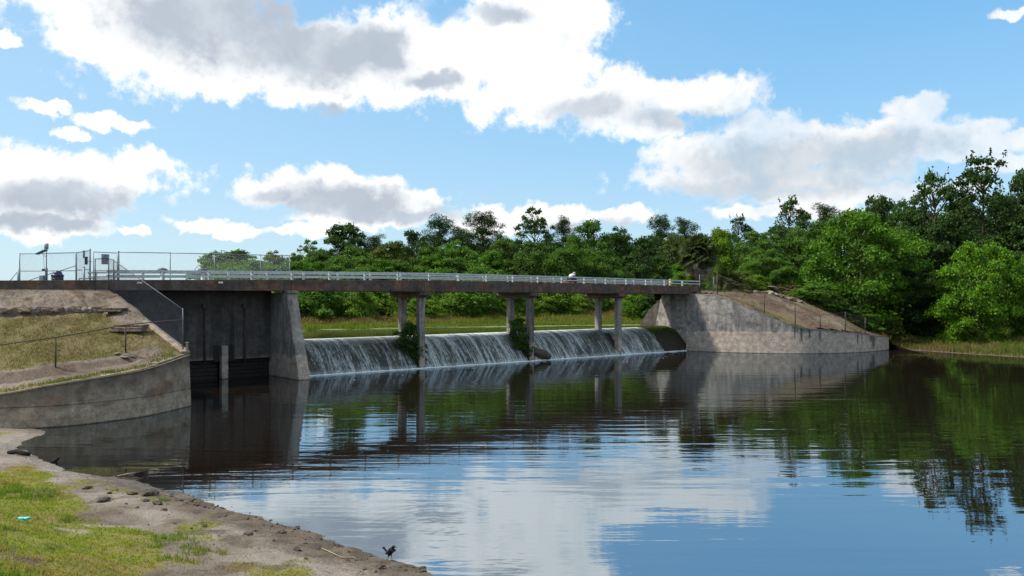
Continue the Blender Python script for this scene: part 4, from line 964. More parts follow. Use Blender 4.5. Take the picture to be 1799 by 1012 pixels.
# ================================================================== palms
def fan_leaf(r, droop, n=24, L=.75, pet=.75):
    """one fan leaf: stalk and a folded fan of narrow segments, along +x"""
    Vt = []; Fc = []
    def strip(pts, ws):
        o = len(Vt)
        for (p, w_, sd) in zip(pts, ws, [None] * len(pts)):
            d = np.array(pts[-1]) - np.array(pts[0]); d /= np.linalg.norm(d) + 1e-9; s_ = np.cross(d, (0, 0, 1)); s_ /= np.linalg.norm(s_) + 1e-9
            Vt.append(np.array(p) - s_ * w_); Vt.append(np.array(p) + s_ * w_)
        for i in range(len(pts) - 1): Fc.append((o + 2 * i, o + 2 * i + 1, o + 2 * i + 3, o + 2 * i + 2))
    strip([(0, 0, 0), (pet * .5, 0, -.02), (pet, 0, -.1 * droop)], [.025, .02, .015])
    for k in range(n):
        a = lerp(-1.75, 1.75, k / (n - 1)); l = L * (1 - .28 * abs(a) / 1.75) * r.uniform(.9, 1.08); zc = -.12 * math.cos(a)
        p0 = np.array([pet, 0, -.1 * droop]); d = np.array([math.cos(a), math.sin(a), zc])
        strip([p0, p0 + d * l * .5 + (0, 0, -.04 * droop), p0 + d * l * .78 + np.array([0, 0, -.14 * droop]) + r.normal(size=3) * .012, p0 + d * l * .95 + np.array([0, 0, -.36 * droop]) + r.normal(size=3) * .02], [.022, .050, .032, .006])
    return np.array(Vt), np.array(Fc)
rp = np.random.default_rng(31); FM = []
for k in range(3):
    v_, f_ = fan_leaf(rp, .35 + .3 * k); FM.append(np_mesh('fan_leaf', v_, f_, M['frond'], {'tint': rp.uniform(.2, .8, len(v_))}))
DM = []
for k in range(2):
    v_, f_ = fan_leaf(rp, 2.2, 18, .62, .6); DM.append(np_mesh('dead_fan_leaf', v_ * (1, .55, 1), f_, M['dead_frond'], {'tint': rp.uniform(.2, .8, len(v_))}))
def palm(x, y, zg, th, scale, nl, nd, label, tr=.2):
    o = empty('palm', (x, y, zg), label, 'palm tree')
    mb = MB(); mb.tube([(0, 0, -.4), (.03, .02, th * .3), (.05, 0, th * .65), (0, 0, th + .15)], [tr * 1.25, tr, tr * 1.02, tr * .9], 12)
    tk = link('trunk', mb.mesh('palm_trunk', M['bark']), o)
    for k in range(26):           # boots of old leaf stalks
        a = k * 2.4; z = th * (.45 + .55 * k / 26)
        link('leaf_boot', BOOT, tk, (math.cos(a) * tr * .95, math.sin(a) * tr * .95, z)).rotation_euler = (0, -1.1, a)
    for k in range(nl):
        a = k * 2.399 + rp.uniform(-.2, .2); e = lerp(1.5, -.55, (k / nl) ** .9) + rp.uniform(-.12, .12)
        f = link('frond', FM[k % 3], o, (0, 0, th + .1 - .25 * k / nl)); f.rotation_euler = (rp.uniform(-1.35, 1.35), -e, a); s_ = scale * rp.uniform(.82, 1.12); f.scale = (s_, s_, s_)
        g = rp.uniform(.75, 1.2); f.color = (.050 * g, .062 * g, .026 * g, 1)
    for k in range(nd):
        a = k * 2.399 + 1.1; e = rp.uniform(-1.45, -.5)
        f = link('dead_frond', DM[k % 2], o, (math.cos(a) * .1, math.sin(a) * .1, th - .1 - .3 * rp.uniform())); f.rotation_euler = (rp.uniform(-1.5, 1.5), -e, a); s_ = scale * rp.uniform(.75, 1.05); f.scale = (s_, s_, s_)
    return o
BOOT = MB().bar((0, 0, 0), (.16, 0, 0), .07, .03).mesh('leaf_boot', M['bark'])
Yp = 79.5; xp = (1226 - CXP) / F * Yp
palm(xp, Yp, RZ(max(xp, 16.5), Yp), 3.55, 1.36, 96, 84, 'tall cabbage palm with a skirt of dead fronds at the far end of the bridge', .21)
Yp = 77.0; xp = (1277 - CXP) / F * Yp
palm(xp, Yp, RZ(xp, Yp), .9, 1.12, 26, 16, 'short young palm behind the top of the far wing wall', .16)

# ================================================================== grass, reeds, floating weed
def blades(name, X, Y, Z, hgt, wid, col, lean=.5, seed=3, curl=.5):
    r = np.random.default_rng(seed); n = len(X); a = r.uniform(0, 2 * np.pi, n); ax = np.stack([np.cos(a), np.sin(a), np.zeros(n)], -1)
    la = r.uniform(0, 2 * np.pi, n); ln = np.stack([np.cos(la), np.sin(la), np.zeros(n)], -1) * (r.uniform(.1, 1, n) * lean * hgt)[:, None]
    p0 = np.stack([X, Y, Z - .015], -1); up = np.zeros((n, 3)); up[:, 2] = hgt
    p1 = p0 + up * .6 + ln * .35; p2 = p0 + up * (1 - .3 * curl) + ln; w_ = wid[:, None]
    Vt = np.stack([p0 - ax * w_, p0 + ax * w_, p1 + ax * w_ * .8, p1 - ax * w_ * .8, p2], 1).reshape(-1, 3)
    b = np.arange(n)[:, None] * 5; Fq = np.concatenate([b + np.array([[0, 1, 2]]), b + np.array([[0, 2, 3]]), b + np.array([[3, 2, 4]])])
    return link(name, np_mesh(name, Vt, Fq, M['blade'], {'col': np.repeat(col, 5, 0)}))
def palette(r, n, cols, wts): return np.array(cols)[r.choice(len(cols), n, p=np.array(wts) / sum(wts))] * r.uniform(.75, 1.25, (n, 1))
# turf of the near shore
r = np.random.default_rng(51); n = 420000
X = r.uniform(-19, 0, n); Y = 6.2 + 18.5 * r.uniform(0, 1, n) ** 1.25; g = grass_amt(X, Y); d = shore_d(X, Y)
clump = fbm(X * 5, Y * 5, 52); ok = (g * (.35 + 1.1 * smooth(.35, .62, clump)) > r.uniform(.12, 1, n)) & (d > .35) & (np.abs(X / Y) < .80); X, Y, g, clump = X[ok], Y[ok], g[ok], clump[ok]; n = len(X)
hue = fbm(X * .55, Y * .55, 53); br_ = fbm(X * .8 + 20, Y * .8, 54)
c1 = palette(r, n, [(.15, .205, .026), (.205, .24, .032), (.25, .245, .045), (.12, .18, .024)], [3, 3, 2, 2]); c2 = palette(r, n, [(.29, .215, .075), (.25, .18, .075), (.22, .205, .05)], [3, 2, 2])
k = smooth(.46, .62, br_)[:, None] * .85; col = c1 * (1 - k) + c2 * k; dk = smooth(.56, .66, hue)[:, None]; col = col * (1 - dk) + col * np.array([.58, .74, .8]) * dk
hg = r.uniform(.03, .085, n) * (.7 + .7 * g) * (1 + 1.1 * dk[:, 0]); col = col * np.array([1.3, 1.25, 1.15]); o = blades('grass', X, Y, shore_z(X, Y), hg * .75, r.uniform(.004, .009, n), col, 1.1, 55)
tag(o, 'short green and yellow turf on the near shore', kind='stuff')
# thin straw-coloured wisps round the edge of the turf
n = 60000; X = r.uniform(-18, 1, n); Y = 6.2 + 18 * r.uniform(0, 1, n) ** 1.2; d = shore_d(X, Y); e = -sdist(X, Y, EDGE)
ok = (d > .6) & (np.exp(-(e / 1.3) ** 2) * (.15 + smooth(.42, .62, fbm(X * 1.7, Y * 1.7, 59))) > r.uniform(.1, 1, n)) & (np.abs(X / Y) < .8); X, Y = X[ok], Y[ok]; n = len(X)
o = blades('dry_grass', X, Y, shore_z(X, Y), r.uniform(.025, .07, n), r.uniform(.003, .007, n), palette(r, n, [(.30, .225, .11), (.24, .17, .085), (.20, .19, .06), (.33, .27, .16)], [3, 3, 2, 1]), 1.6, 60); tag(o, 'thin straw coloured grass around the edge of the turf', kind='stuff')
# dry sparse grass of the left embankment
n = 60000; a_ = r.uniform(0, 70, n); b_ = r.uniform(.01, .99, n); pts = bank_pt(a_, b_)
led = smooth(3, 9, a_); dd = np.maximum.reduce([smooth(.06, .10, b_) * smooth(.23, .19, b_) * led, smooth(.72, .76, b_) * .85, smooth(.30, .62, b_) * smooth(14, 5, a_ + 8 * (1 - b_))])
ok = (1 - dd) * (.3 + smooth(.35, .6, fbm(pts[:, 0] * 2, pts[:, 1] * 2, 57))) > r.uniform(.05, 1, n); pts = pts[ok]; b2 = b_[ok]; n = len(pts)
col = palette(r, n, [(.135, .13, .042), (.18, .145, .065), (.205, .15, .08), (.135, .15, .035)], [2, 3, 4, 2]); col = np.where((b2 < .07)[:, None], col * np.array([.75, 1.05, .5]), col)
o = blades('grass', pts[:, 0], pts[:, 1], pts[:, 2], r.uniform(.04, .13, n) * np.where(b2 < .07, 1.7, 1), r.uniform(.006, .013, n), col, .8, 58); tag(o, 'dry patchy grass on the left embankment', kind='stuff')
# marsh grass on the far shore
n = 90000; X = r.uniform(-48, 24, n); base = np.interp(X, [p[0] for p in FARL], [p[1] for p in FARL]); Y = base + .3 + 17 * r.uniform(0, 1, n) ** 1.3; d = far_d(X, Y)
wide = 8 + 8 * smooth(0, 12, X); ok = (d > .1) & (d < wide) & (X < 18); X, Y, d = X[ok], Y[ok], d[ok]; n = len(X); ht = r.uniform(.25, .8, n) * (.25 + 1.5 * fbm(X * .6, Y * .6, 63) ** 1.5) * np.interp(d, [0, 2, 9], [.5, .8, 1.35])
gcol = palette(r, n, [(.15, .20, .035), (.20, .225, .04), (.13, .18, .035)], [3, 3, 2]); rcol = palette(r, n, [(.22, .12, .07), (.24, .16, .09), (.20, .17, .07)], [3, 2, 2])
k = (smooth(.44, .56, fbm(X * .22, Y * .5, 64)) * smooth(2.2, 4, d) * .85)[:, None]; o = blades('marsh_grass', X, Y, far_z(X, Y), ht, r.uniform(.015, .035, n), gcol * (1 - k) + rcol * k, .5, 65); tag(o, 'green and reddish marsh grass along the far lake shore', kind='stuff')
# grass on the right bank
n = 150000; X = r.uniform(15, 62, n); Y = r.uniform(45, 92, n); d = right_d(X, Y); am = np.where(X > 34, 1.0, .55 * smooth(.40, .62, fbm(X * .8, Y * .8, 76)) + .35 * smooth(8, 12, d)); ok = (d > .15) & (d < 17) & (am > r.uniform(0, 1, n)) & (X / Y < .75); X, Y, d = X[ok], Y[ok], d[ok]; n = len(X)
k = smooth(.45, .58, fbm(X * .3, Y * .3, 73))[:, None] * .8; col = palette(r, n, [(.11, .16, .03), (.14, .17, .03), (.09, .13, .025)], [3, 2, 2]) * (1 - k) + palette(r, n, [(.21, .15, .08), (.19, .16, .06)], [2, 2]) * k
o = blades('grass', X, Y, right_z(X, Y), np.where(X > 34, r.uniform(.15, .75, n) * (.4 + 1.1 * fbm(X * .8, Y * .8, 75)), r.uniform(.05, .2, n)), r.uniform(.012, .03, n), col, .7, 74); tag(o, 'long tufted grass on the right bank', kind='stuff')
# moss and weeds on the dry end of the weir and at the feet of walls
n = 5000; t_ = r.uniform(T_WET - .6, 36.9, n); q_ = r.uniform(plen[9], plen[-2], n); pp = weir_pt(t_, q_); ok = fbm(t_ * 1.5, q_ * 1.5, 77) > .38; pp = pp[ok]; n = len(pp)
o = blades('weir_weeds', pp[:, 0], pp[:, 1], pp[:, 2], r.uniform(.05, .22, n), r.uniform(.012, .03, n), palette(r, n, [(.09, .13, .03), (.12, .14, .035), (.07, .09, .03)], [2, 2, 1]), .8, 78); tag(o, 'green weeds on the dry end of the weir crest', kind='stuff')
# flecks of foam drifting off below the weir
n = 900; t_ = r.uniform(-1, T_WET, n); v_ = -.15 - r.exponential(1.1, n); s_ = r.uniform(.02, .09, n) * np.exp(v_ * .12); ok = fbm(t_ * .5, v_ * .7, 67) > .5; t_, v_, s_ = t_[ok], v_[ok], s_[ok]; n = len(t_); ang_ = np.arange(6) / 6 * 2 * np.pi
X = A.x + U.x * t_ + V.x * v_; Y = A.y + U.y * t_ + V.y * v_
Vt = np.stack([X[:, None] + s_[:, None] * np.cos(ang_) * 1.7, Y[:, None] + s_[:, None] * np.sin(ang_) * r.uniform(.5, 1, (n, 6)), np.full((n, 6), .006) + r.uniform(0, .006, (n, 1))], -1).reshape(-1, 3)
o = link('drifting_foam', np_mesh('drifting_foam', Vt, np.arange(n * 6).reshape(n, 6), M['foam'])); tag(o, 'flecks of white foam drifting on the pool below the weir', kind='stuff')
# duckweed film along the far lake shore
Vt = []; Fc = []; n = 4200; X = r.uniform(-40, 16, n); base = np.interp(X, [p[0] for p in FARL], [p[1] for p in FARL]); Y = base - 3.4 * r.uniform(0, 1, n) ** 1.3 + .5; s_ = r.uniform(.08, .32, n); dn = fbm(X * .3, Y * 1.0, 66) > .47
X, Y, s_ = X[dn], Y[dn], s_[dn]; n = len(X); ang_ = np.arange(6) / 6 * 2 * np.pi
Vt = np.stack([X[:, None] + s_[:, None] * np.cos(ang_) * 1.6, Y[:, None] + s_[:, None] * np.sin(ang_), np.full((n, 6), 2.062) + r.uniform(0, .012, (n, 1))], -1).reshape(-1, 3)
plain('duckweed', (.16, .205, .07), .8, 0, .2, .3, 2)
o = link('duckweed', np_mesh('duckweed', Vt, np.arange(n * 6).reshape(n, 6), M['duckweed'])); tag(o, 'pale green floating weed along the far shore of the lake', kind='stuff')

# ================================================================== fences and gates on the left
def pipe_fence(root, posts, heights, mat, mesh=True, r_post=.03, r_rail=.022, mid=None, top=True, step=.075):
    """posts: foot points; a post, top rail and wire mesh bay each"""
    for p, h_ in zip(posts, heights): 
        MB().tube([p - Vector((0, 0, .15)), p + Vector((0, 0, h_ + .05))], r_post, 8).build('post', mat, root)
    for (p, h0), (q, h1) in zip(zip(posts[:-1], heights[:-1]), zip(posts[1:], heights[1:])):
        a, b = p + Vector((0, 0, h0)), q + Vector((0, 0, h1))
        if top: MB().tube([a, b], r_rail, 8).build('top_rail', mat, root)
        if mid is not None: MB().tube([p + Vector((0, 0, h0 * mid)), q + Vector((0, 0, h1 * mid))], r_rail * .9, 6).build('middle_rail', mat, root)
        if mesh:
            o = chain_link(MB(), p + Vector((0, 0, .05)), q + Vector((0, 0, .05)), b, a, step).build('wire_mesh', mat, root); o['kind'] = 'stuff'
def zpx(py, Y): return H - (py - HOR) / F * Y
zroad = 5.5
# tall wire fence on the far side of the bridge
vf = VF + .55; fp = []; hh = []
for px, top in ((207, 443), (299, 444.5), (377, 446), (458, 448), (509, 449)):
    t_ = t_at(px, vf); p = B(t_, vf, zd(t_) - .35 if px > 210 else zroad); fp.append(p); hh.append(zpx(top, p.y) - p.z)
fe = empty('wire_fence', fp[0], 'tall galvanized chain link fence along the far side of the bridge deck', 'fence'); pipe_fence(fe, fp, hh, M['galvanized'], mid=.42)
MB().tube([fp[3] + Vector((0, 0, .25)), fp[4] + Vector((0, 0, hh[4] - .35))], .02, 6).build('brace', M['galvanized'], fe)
# double gate across the bridge head: right leaf with the notice, left leaf swung open
def leaf_gate(label, a, b, ht, side_mat, sag=0, mid=.44, tall=None):
    g = empty('gate_leaf', a, label, 'gate')
    up = Vector((0, 0, 1)); tall = tall or ht
    for p, h_ in ((a, ht), (b, tall)): MB().tube([p + up * .05, p + up * (h_ + .02)], .024, 8).build('stile', side_mat, g)
    MB().tube([a + up * ht, b + up * tall], .022, 8).build('top_rail', side_mat, g); MB().tube([a + up * .07, b + up * .07], .022, 8).build('bottom_rail', side_mat, g)
    MB().tube([a + up * ht * mid, b + up * tall * mid], .02, 8).build('middle_rail', side_mat, g)
    o = chain_link(MB(), a + up * .08, b + up * .08, b + up * tall, a + up * ht).build('wire_mesh', side_mat, g); o['kind'] = 'stuff'; return g
Yg = 46.4
gp = lambda px, Y, z=zroad: Vector(((px - CXP) / F * Y, Y, z))
a, b = gp(164, Yg), gp(206.0, 47.6)
leaf_gate('closed chain link gate leaf carrying the big grey notice', a, b, zpx(442.5, Yg) - zroad, M['galvanized'])
a, b = gp(134.5, 43.6), gp(157.5, 45.9)
leaf_gate('chain link gate leaf swung half open beside a small dark box', a, b, zpx(444, 43.6) - zroad, M['galvanized'], tall=zpx(440, 45.9) - zroad)
# hinge post right of the gate
for px, Y, top, lab in ((208.6, 47.8, 442, 'slim steel gate post between notice gate and tall fence'), (158.6, 46.2, 438.5, 'tall steel latch post at the meeting of the two gate leaves')):
    p = gp(px, Y); g = empty('gate_post', p, lab, 'post'); MB().tube([p - Vector((0, 0, .2)), p + Vector((0, 0, zpx(top, Y) - zroad))], .038, 10).build('shaft', M['galvanized'], g)
    MB().lathe(p + Vector((0, 0, zpx(top, Y) - zroad)), [(.045, 0), (.04, .03), (.01, .05)], 10).build('cap', M['galvanized'], g)
    for z in (.6, 1.3): MB().bar(p + Vector((-.09, -.05, z)), p + Vector((.09, -.05, z)), .05, .05).build('hinge', M['galvanized'], g)
# fence left of the gate with a long slack brace, running off to a stout corner post
Yf = 43.0; fp = [gp(34.5, Yf), gp(133.5, 43.6)]; hh = [zpx(446, Yf) - zroad, zpx(444, 43.6) - zroad]
fe = empty('wire_fence', fp[0], 'chain link fence panel with a long diagonal brace above the embankment', 'fence'); pipe_fence(fe, fp, hh, M['galvanized'], mid=.42)
MB().tube([fp[0] + Vector((0, 0, .02)), fp[1] + Vector((0, 0, hh[1] * .58))], .02, 6).build('brace', M['galvanized'], fe)
p = gp(33, 42.7); g = empty('corner_post', p, 'stout grey corner post with a slanting stay at the left end of the fence', 'post')
MB().tube([p - Vector((0, 0, .2)), p + Vector((0, 0, .74))], .075, 12).build('shaft', M['box_grey'], g); MB().tube([p + Vector((-.05, -.02, .62)), p + Vector((-.52, -.1, -.02))], .022, 8).build('stay', M['galvanized'], g)
# bollard in front of the open gate
p = gp(147.5, 42.4, 5.2); g = empty('bollard', p, 'pale round bollard post in front of the half open gate', 'post')
MB().tube([p - Vector((0, 0, .2)), p + Vector((0, 0, zpx(470, 42.4) - 5.2))], .055, 12).build('shaft', M['box_grey'], g); MB().lathe(p + Vector((0, 0, zpx(470, 42.4) - 5.2)), [(.06, 0), (.05, .04), (.01, .06)], 12).build('cap', M['box_grey'], g)
# low pipe barrier behind the gate
a, b = gp(139, 47.0), gp(196, 48.5); g = empty('pipe_barrier', a, 'low dark pipe barrier behind the gate', 'barrier')
for z in (.10, .36): MB().tube([a + Vector((0, 0, z)), b + Vector((0, 0, z))], .028, 8).build('rail', M['dull_steel'], g)
for k in (0, .5, 1): MB().tube([a.lerp(b, k) - Vector((0, 0, .1)), a.lerp(b, k) + Vector((0, 0, .37))], .03, 8).build('post', M['dull_steel'], g)
# notices
p = gp(184, 46.75); g = empty('notice', p + Vector((0, 0, 1.2)), 'big grey notice board with rows of small print wired to the gate', 'sign')
zt, zb_ = zpx(446.5, 46.7), zpx(464.5, 46.7); wS = 14.5 / F * 46.7; e = (gp(206, 47.6) - gp(164, 46.4)).normalized(); nn = Vector((e.y, -e.x, 0))
c0 = p + nn * .05; q4 = lambda u0, u1, z0, z1, off: [c0 + e * u0 + nn * off + Vector((0, 0, z0 - p.z)), c0 + e * u1 + nn * off + Vector((0, 0, z0 - p.z)), c0 + e * u1 + nn * off + Vector((0, 0, z1 - p.z)), c0 + e * u0 + nn * off + Vector((0, 0, z1 - p.z))]
def slab(u0, u1, z0, z1, o0, o1): return MB().hexa([*[q4(u0, u1, z0, z1, o0)[i] for i in (0, 1)], q4(u0, u1, z0, z1, o1)[1], q4(u0, u1, z0, z1, o1)[0], *[q4(u0, u1, z0, z1, o0)[i] for i in (3, 2)], q4(u0, u1, z0, z1, o1)[2], q4(u0, u1, z0, z1, o1)[3]])
slab(-wS / 2, wS / 2, zb_, zt, 0, .012).build('board', M['box_grey'], g)
hB = zt - zb_
slab(-wS * .10, wS * .12, zt - hB * .24, zt - hB * .10, .012, .016).build('emblem', M['sign_ink'], g)
for k in range(6):
    z = zt - hB * (.36 + .105 * k); slab(-wS * .44, wS * (.44 - .06 * (k % 2)), z - hB * .045, z, .012, .016).build('print_line', M['sign_ink'], g)
p = gp(152.5, 45.2); g = empty('lock_box', p + Vector((0, 0, 1)), 'small dark box with a pale rim hung on the open gate leaf', 'box')
MB().box((p.x, p.y - .07, zpx(458.5, 45.2)), (.15, .09, .40), .3).build('housing', M['solar_blue'], g, .01); MB().box((p.x, p.y - .10, zpx(451.5, 45.2)), (.2, .12, .03), .3).build('lid', M['box_grey'], g)
p = gp(148.5, 44.9); g = empty('padlock_plate', p + Vector((0, 0, 1.2)), 'pale latch plate on the top corner of the open gate leaf', 'latch'); MB().box((p.x, p.y - .06, zpx(447, 44.9)), (.10, .03, .42), .3).build('plate', M['galvanized'], g); MB().box((p.x + .03, p.y - .07, zpx(452.5, 44.9)), (.12, .04, .08), .3).build('hasp', M['galvanized'], g)
# water gauge mast: rain gauge, solar panel, cabinet
p = gp(81.5, 42.6); g = empty('gauge_mast', p, 'water gauge mast with a rain bucket on top and tilted solar panel', 'weather station')
MB().tube([p - Vector((0, 0, .2)), p + Vector((0, 0, .8))], .06, 12).build('base_pipe', M['dull_steel'], g); MB().tube([p + Vector((0, 0, .8)), p + Vector((.01, 0, zpx(437, 42.6) - zroad))], .024, 8).build('mast', M['galvanized'], g)
zc = zpx(437, 42.6); MB().lathe((p.x, p.y, zc), [(.07, -.02), (.10, .0), (.103, .27), (.092, .272), (.09, .2)], 16).build('rain_gauge', M['box_grey'], g)
a = Vector((p.x, p.y - .02, zpx(438.8, 42.6))); b = Vector((p.x - .47, p.y - .05, zpx(446.5, 42.6))); o = MB().bar(a, b, .38, .03).build('solar_panel', M['solar_blue'], g); MB().bar(a - Vector((0, 0, .02)), b - Vector((0, 0, .02)), .40, .016).build('panel_frame', M['galvanized'], o)
MB().tube([p + Vector((0, 0, zpx(452, 42.6) - zroad)), (a + b) / 2 - Vector((0, 0, .05))], .012, 6).build('panel_strut', M['galvanized'], g)
MB().tube([p + Vector((-.14, -.03, zpx(449, 42.6) - zroad)), p + Vector((-.1, -.03, .9)), p + Vector((-.05, -.03, .78))], .008, 6).build('cable', M['dull_steel'], g)
MB().box((p.x - .10, p.y - .1, zroad + .70), (.10, .12, .13)).build('junction_box', M['dull_steel'], g, .01); o = MB().box((p.x - .21, p.y - .02, zroad + .25), (.22, .16, .34)).build('cabinet', M['box_grey'], g, .015); MB().box((p.x - .21, p.y - .106, zroad + .25), (.17, .008, .28)).build('door', M['box_grey'], o)
MB().tube([p + Vector((-.37, 0, 0)), p + Vector((-.37, 0, .34))], .016, 6).build('conduit', M['galvanized'], g)
# hoists that lift the two sluice gates, on the far side of the deck
for px, lab in ((285.5, 'dark headed gate hoist on a pale pedestal, left of the two on the bridge'), (356.5, 'dark headed gate hoist on a pale pedestal, right of the two on the bridge')):
    v_ = 2.6; p = B(t_at(px, v_), v_, zd(t_at(px, v_)) - .14); g = empty('gate_hoist', p, lab, 'hoist'); top_ = zpx(471, p.y) - p.z
    MB().lathe(p, [(.20, 0), (.20, .04), (.13, .08), (.11, top_ * .6), (.15, top_ * .72)], 12).build('pedestal', M['rail_paint'], g)
    MB().lathe(p, [(.15, top_ * .70), (.27, top_ * .77), (.30, top_ * .86), (.22, top_ * .96), (.06, top_ * 1.02)], 14).build('gear_head', M['dull_steel'], g)
# litter bin
p = gp(101, 42.3); g = empty('litter_bin', p, 'dark blue round litter bin with a domed lid above the embankment', 'bin')
MB().lathe(p, [(.25, 0), (.27, .05), (.285, .36), (.27, .38)], 20).build('barrel', M['black_plastic'], g); MB().lathe(p, [(.30, .36), (.305, .42), (.28, .45), (.235, .47), (.215, .56), (.16, .63), (.06, .665), (.01, .67)], 20).build('domed_lid', M['blue_plastic'], g); MB().box((p.x + .05, p.y - .235, .47 + p.z + .03), (.18, .05, .09)).build('flap', M['black_plastic'], g)
for z in (.12, .24): MB().lathe(p + Vector((0, 0, z)), [(.277 + z * .05, -.012), (.293 + z * .03, 0), (.277 + z * .05, .012)], 20).build('hoop', M['black_plastic'], g)

# wire fence on top of the sloping sluice side wall
tm = (tw0 + tw1) / 2
wl = lambda v: lerp(sw1[1], sw0[1], (v - sw1[0]) / (sw0[0] - sw1[0])) + .09
vs_ = [-.35, -1.0, -8.85]; fp = [B(tm + SKEW(v), v, wl(v)) for v in vs_]
hh = [1.72, 1.80, 1.76]
fe = empty('wire_fence', fp[0], 'dark chain link fence stepping down the sloping sluice side wall', 'fence'); pipe_fence(fe, fp, hh, M['dull_steel'], step=.062)
a = B(tm - .62, -.32, 5.1); MB().tube([a, a + Vector((0, 0, zpx(454.5, a.y) - 5.1))], .03, 8).build('post', M['dull_steel'], fe); MB().tube([a + Vector((0, 0, zpx(455, a.y) - 5.1)), fp[0] + Vector((0, 0, hh[0]))], .022, 8).build('top_rail', M['dull_steel'], fe)
o = chain_link(MB(), a, fp[0], fp[0] + Vector((0, 0, hh[0])), a + Vector((0, 0, zpx(455, a.y) - 5.1))).build('wire_mesh', M['dull_steel'], fe); o['kind'] = 'stuff'
# low fence along the wing wall: rusty pipe posts and a bent top rail
_a, _b = np.meshgrid(np.arange(0, 66, .25), np.arange(.02, .96, .005), indexing='ij'); _bq = bank_pt(_a.ravel(), _b.ravel()); _bb = _b.ravel(); _ba = _a.ravel()
_bx = CXP + F * _bq[:, 0] / _bq[:, 1]; _by = HOR - F * (_bq[:, 2] - H) / _bq[:, 1]
def bank_hit(px, py, b0=.02, b1=.6, a1=66):
    return Vector(_bq[np.argmin(np.where((_bb >= b0) & (_bb <= b1) & (_ba <= a1), (_bx - px) ** 2 + (_by - py) ** 2, 1e9))])
p1, p2 = bank_hit(221, 619), bank_hit(97, 645); q = bank_pt(np.array([52.0]), np.array([.16]))[0]; p3 = Vector(q)
q = bank_pt(np.array([60.0]), np.array([.16]))[0]; p4 = Vector(q)
fe = empty('pipe_fence', p1, 'rusty low pipe fence with a bent top rail on the embankment', 'fence')
end = B(tm + SKEW(-8.85), -8.85, 0); tops_ = [Vector((end.x, end.y, zpx(562, end.y)))] + [Vector((p.x, p.y, p.z + h_)) for p, h_ in ((p1, zpx(571, p1.y) - p1.z), (p2, zpx(592.5, p2.y) - p2.z), (p3, 1.2), (p4, 1.2))]
for p, q in zip((p1, p2, p3, p4), tops_[1:]): MB().tube([p - Vector((0, 0, .2)), q], .034, 8).build('post', M['rusty_steel'], fe)
pp = catmull([tuple(q) for q in tops_], 6); MB().tube([tuple(q) for q in pp], .022, 8).build('top_rail', M['rusty_steel'], fe)
p = B(tw1 + .82, -9.08, 2.42); g = empty('marker_post', p, 'short pale stub post at the end of the near wing wall', 'post'); MB().box(p + Vector((0, 0, .12)), (.09, .09, .46)).build('shaft', M['pale_stone'], g, .01); MB().box(p + Vector((0, 0, .37)), (.13, .13, .05)).build('cap', M['pale_stone'], g, .01)

# ================================================================== far end of the bridge
fp = []; hh = []
for px, bot, top in ((1260, 521, 482), (1343, 553, 515), (1397, 572, 535), (1441, 579, 556), (1485, 586, 549), (1520, 590, 558)):
    r_ = (px - CXP) / F; i = int(np.argmin(np.abs(rw[:, 0] / rw[:, 1] - r_))); x, y = rw[i, 0] - .0, rw[i, 1] + .55; Yv = y; p = Vector((r_ * Yv, Yv, RZ(r_ * Yv, Yv) - .03)); fp.append(p); hh.append(max(.9, zpx(top, Yv) - p.z) if px != 1441 else 1.15)
fe = empty('wire_fence', fp[0], 'rusty chain link fence following the far wing wall down the dirt bank', 'fence'); pipe_fence(fe, fp, hh, M['rusty_steel'], r_post=.042, r_rail=.014, step=.12)
p = B(T_END + .25, .15, 0); z0 = RZ(max(p.x, 16), p.y)
fp = [Vector((p.x, p.y, 4.9)), Vector((p.x + 1.3, p.y + .1, 4.9))]; fe = empty('wire_fence', fp[0], 'short dark fence closing the gap between bridge end and palm', 'fence'); pipe_fence(fe, fp, [1.9, 1.7], M['dull_steel'], r_post=.06)
p = B(T_END - .55, VF - .7, zd(T_END) - .14); g = empty('marker_post', p, 'short yellow post at the far end of the bridge', 'post'); MB().tube([p, p + Vector((0, 0, .78))], .12, 12).build('shaft', M['yellow_paint'], g); MB().lathe(p + Vector((0, 0, .78)), [(.125, 0), (.10, .05), (.02, .07)], 12).build('cap', M['yellow_paint'], g)
# angler's things
def at_bridge(px, v, z): return B(t_at(px, v), v, z)
zdk = zd(t_at(1000)) - .14
rodp = at_bridge(963.5, .25, zdk + .05); tip = at_bridge(952.5, -.7, zpx(467, 62.0))
g = empty('fishing_rod', rodp, 'pale fishing rod leaning on the railing left of the seated angler', 'fishing rod'); pts = [rodp.lerp(tip, k / 6) + Vector((0, 0, .05 * math.sin(math.pi * k / 6))) for k in range(7)]
MB().tube(pts, [.018, .017, .015, .013, .011, .009, .007], 6).build('blank', M['yellow_paint'], g); MB().tube([rodp - (tip - rodp).normalized() * .02, rodp.lerp(tip, .14)], .024, 8).build('grip', M['cloth_dark'], g); MB().lathe(rodp.lerp(tip, .2) + Vector((0, -.05, -.04)), [(.02, -.03), (.045, -.02), (.045, .02), (.02, .03)], 10).build('reel', M['dull_steel'], g)
def cooler(px, v, sz, lab, lid):
    p = at_bridge(px, v, zdk); R = math.atan2(U.y, U.x); g = empty('cooler', p, lab, 'cooler'); MB().box(p + Vector((0, 0, sz[2] / 2)), sz, R).build('body', M['red_plastic'], g, .02); MB().box(p + Vector((0, 0, sz[2] + .035)), (sz[0] + .03, sz[1] + .03, .06), R).build('lid', M[lid], g, .015)
    q = B(t_at(px, v), v - sz[1] / 2 - .03, zdk + sz[2] * .7); MB().bar(q - Vector((*(U * .12), 0)), q + Vector((*(U * .12), 0)), .03, .03).build('handle', M[lid], g)
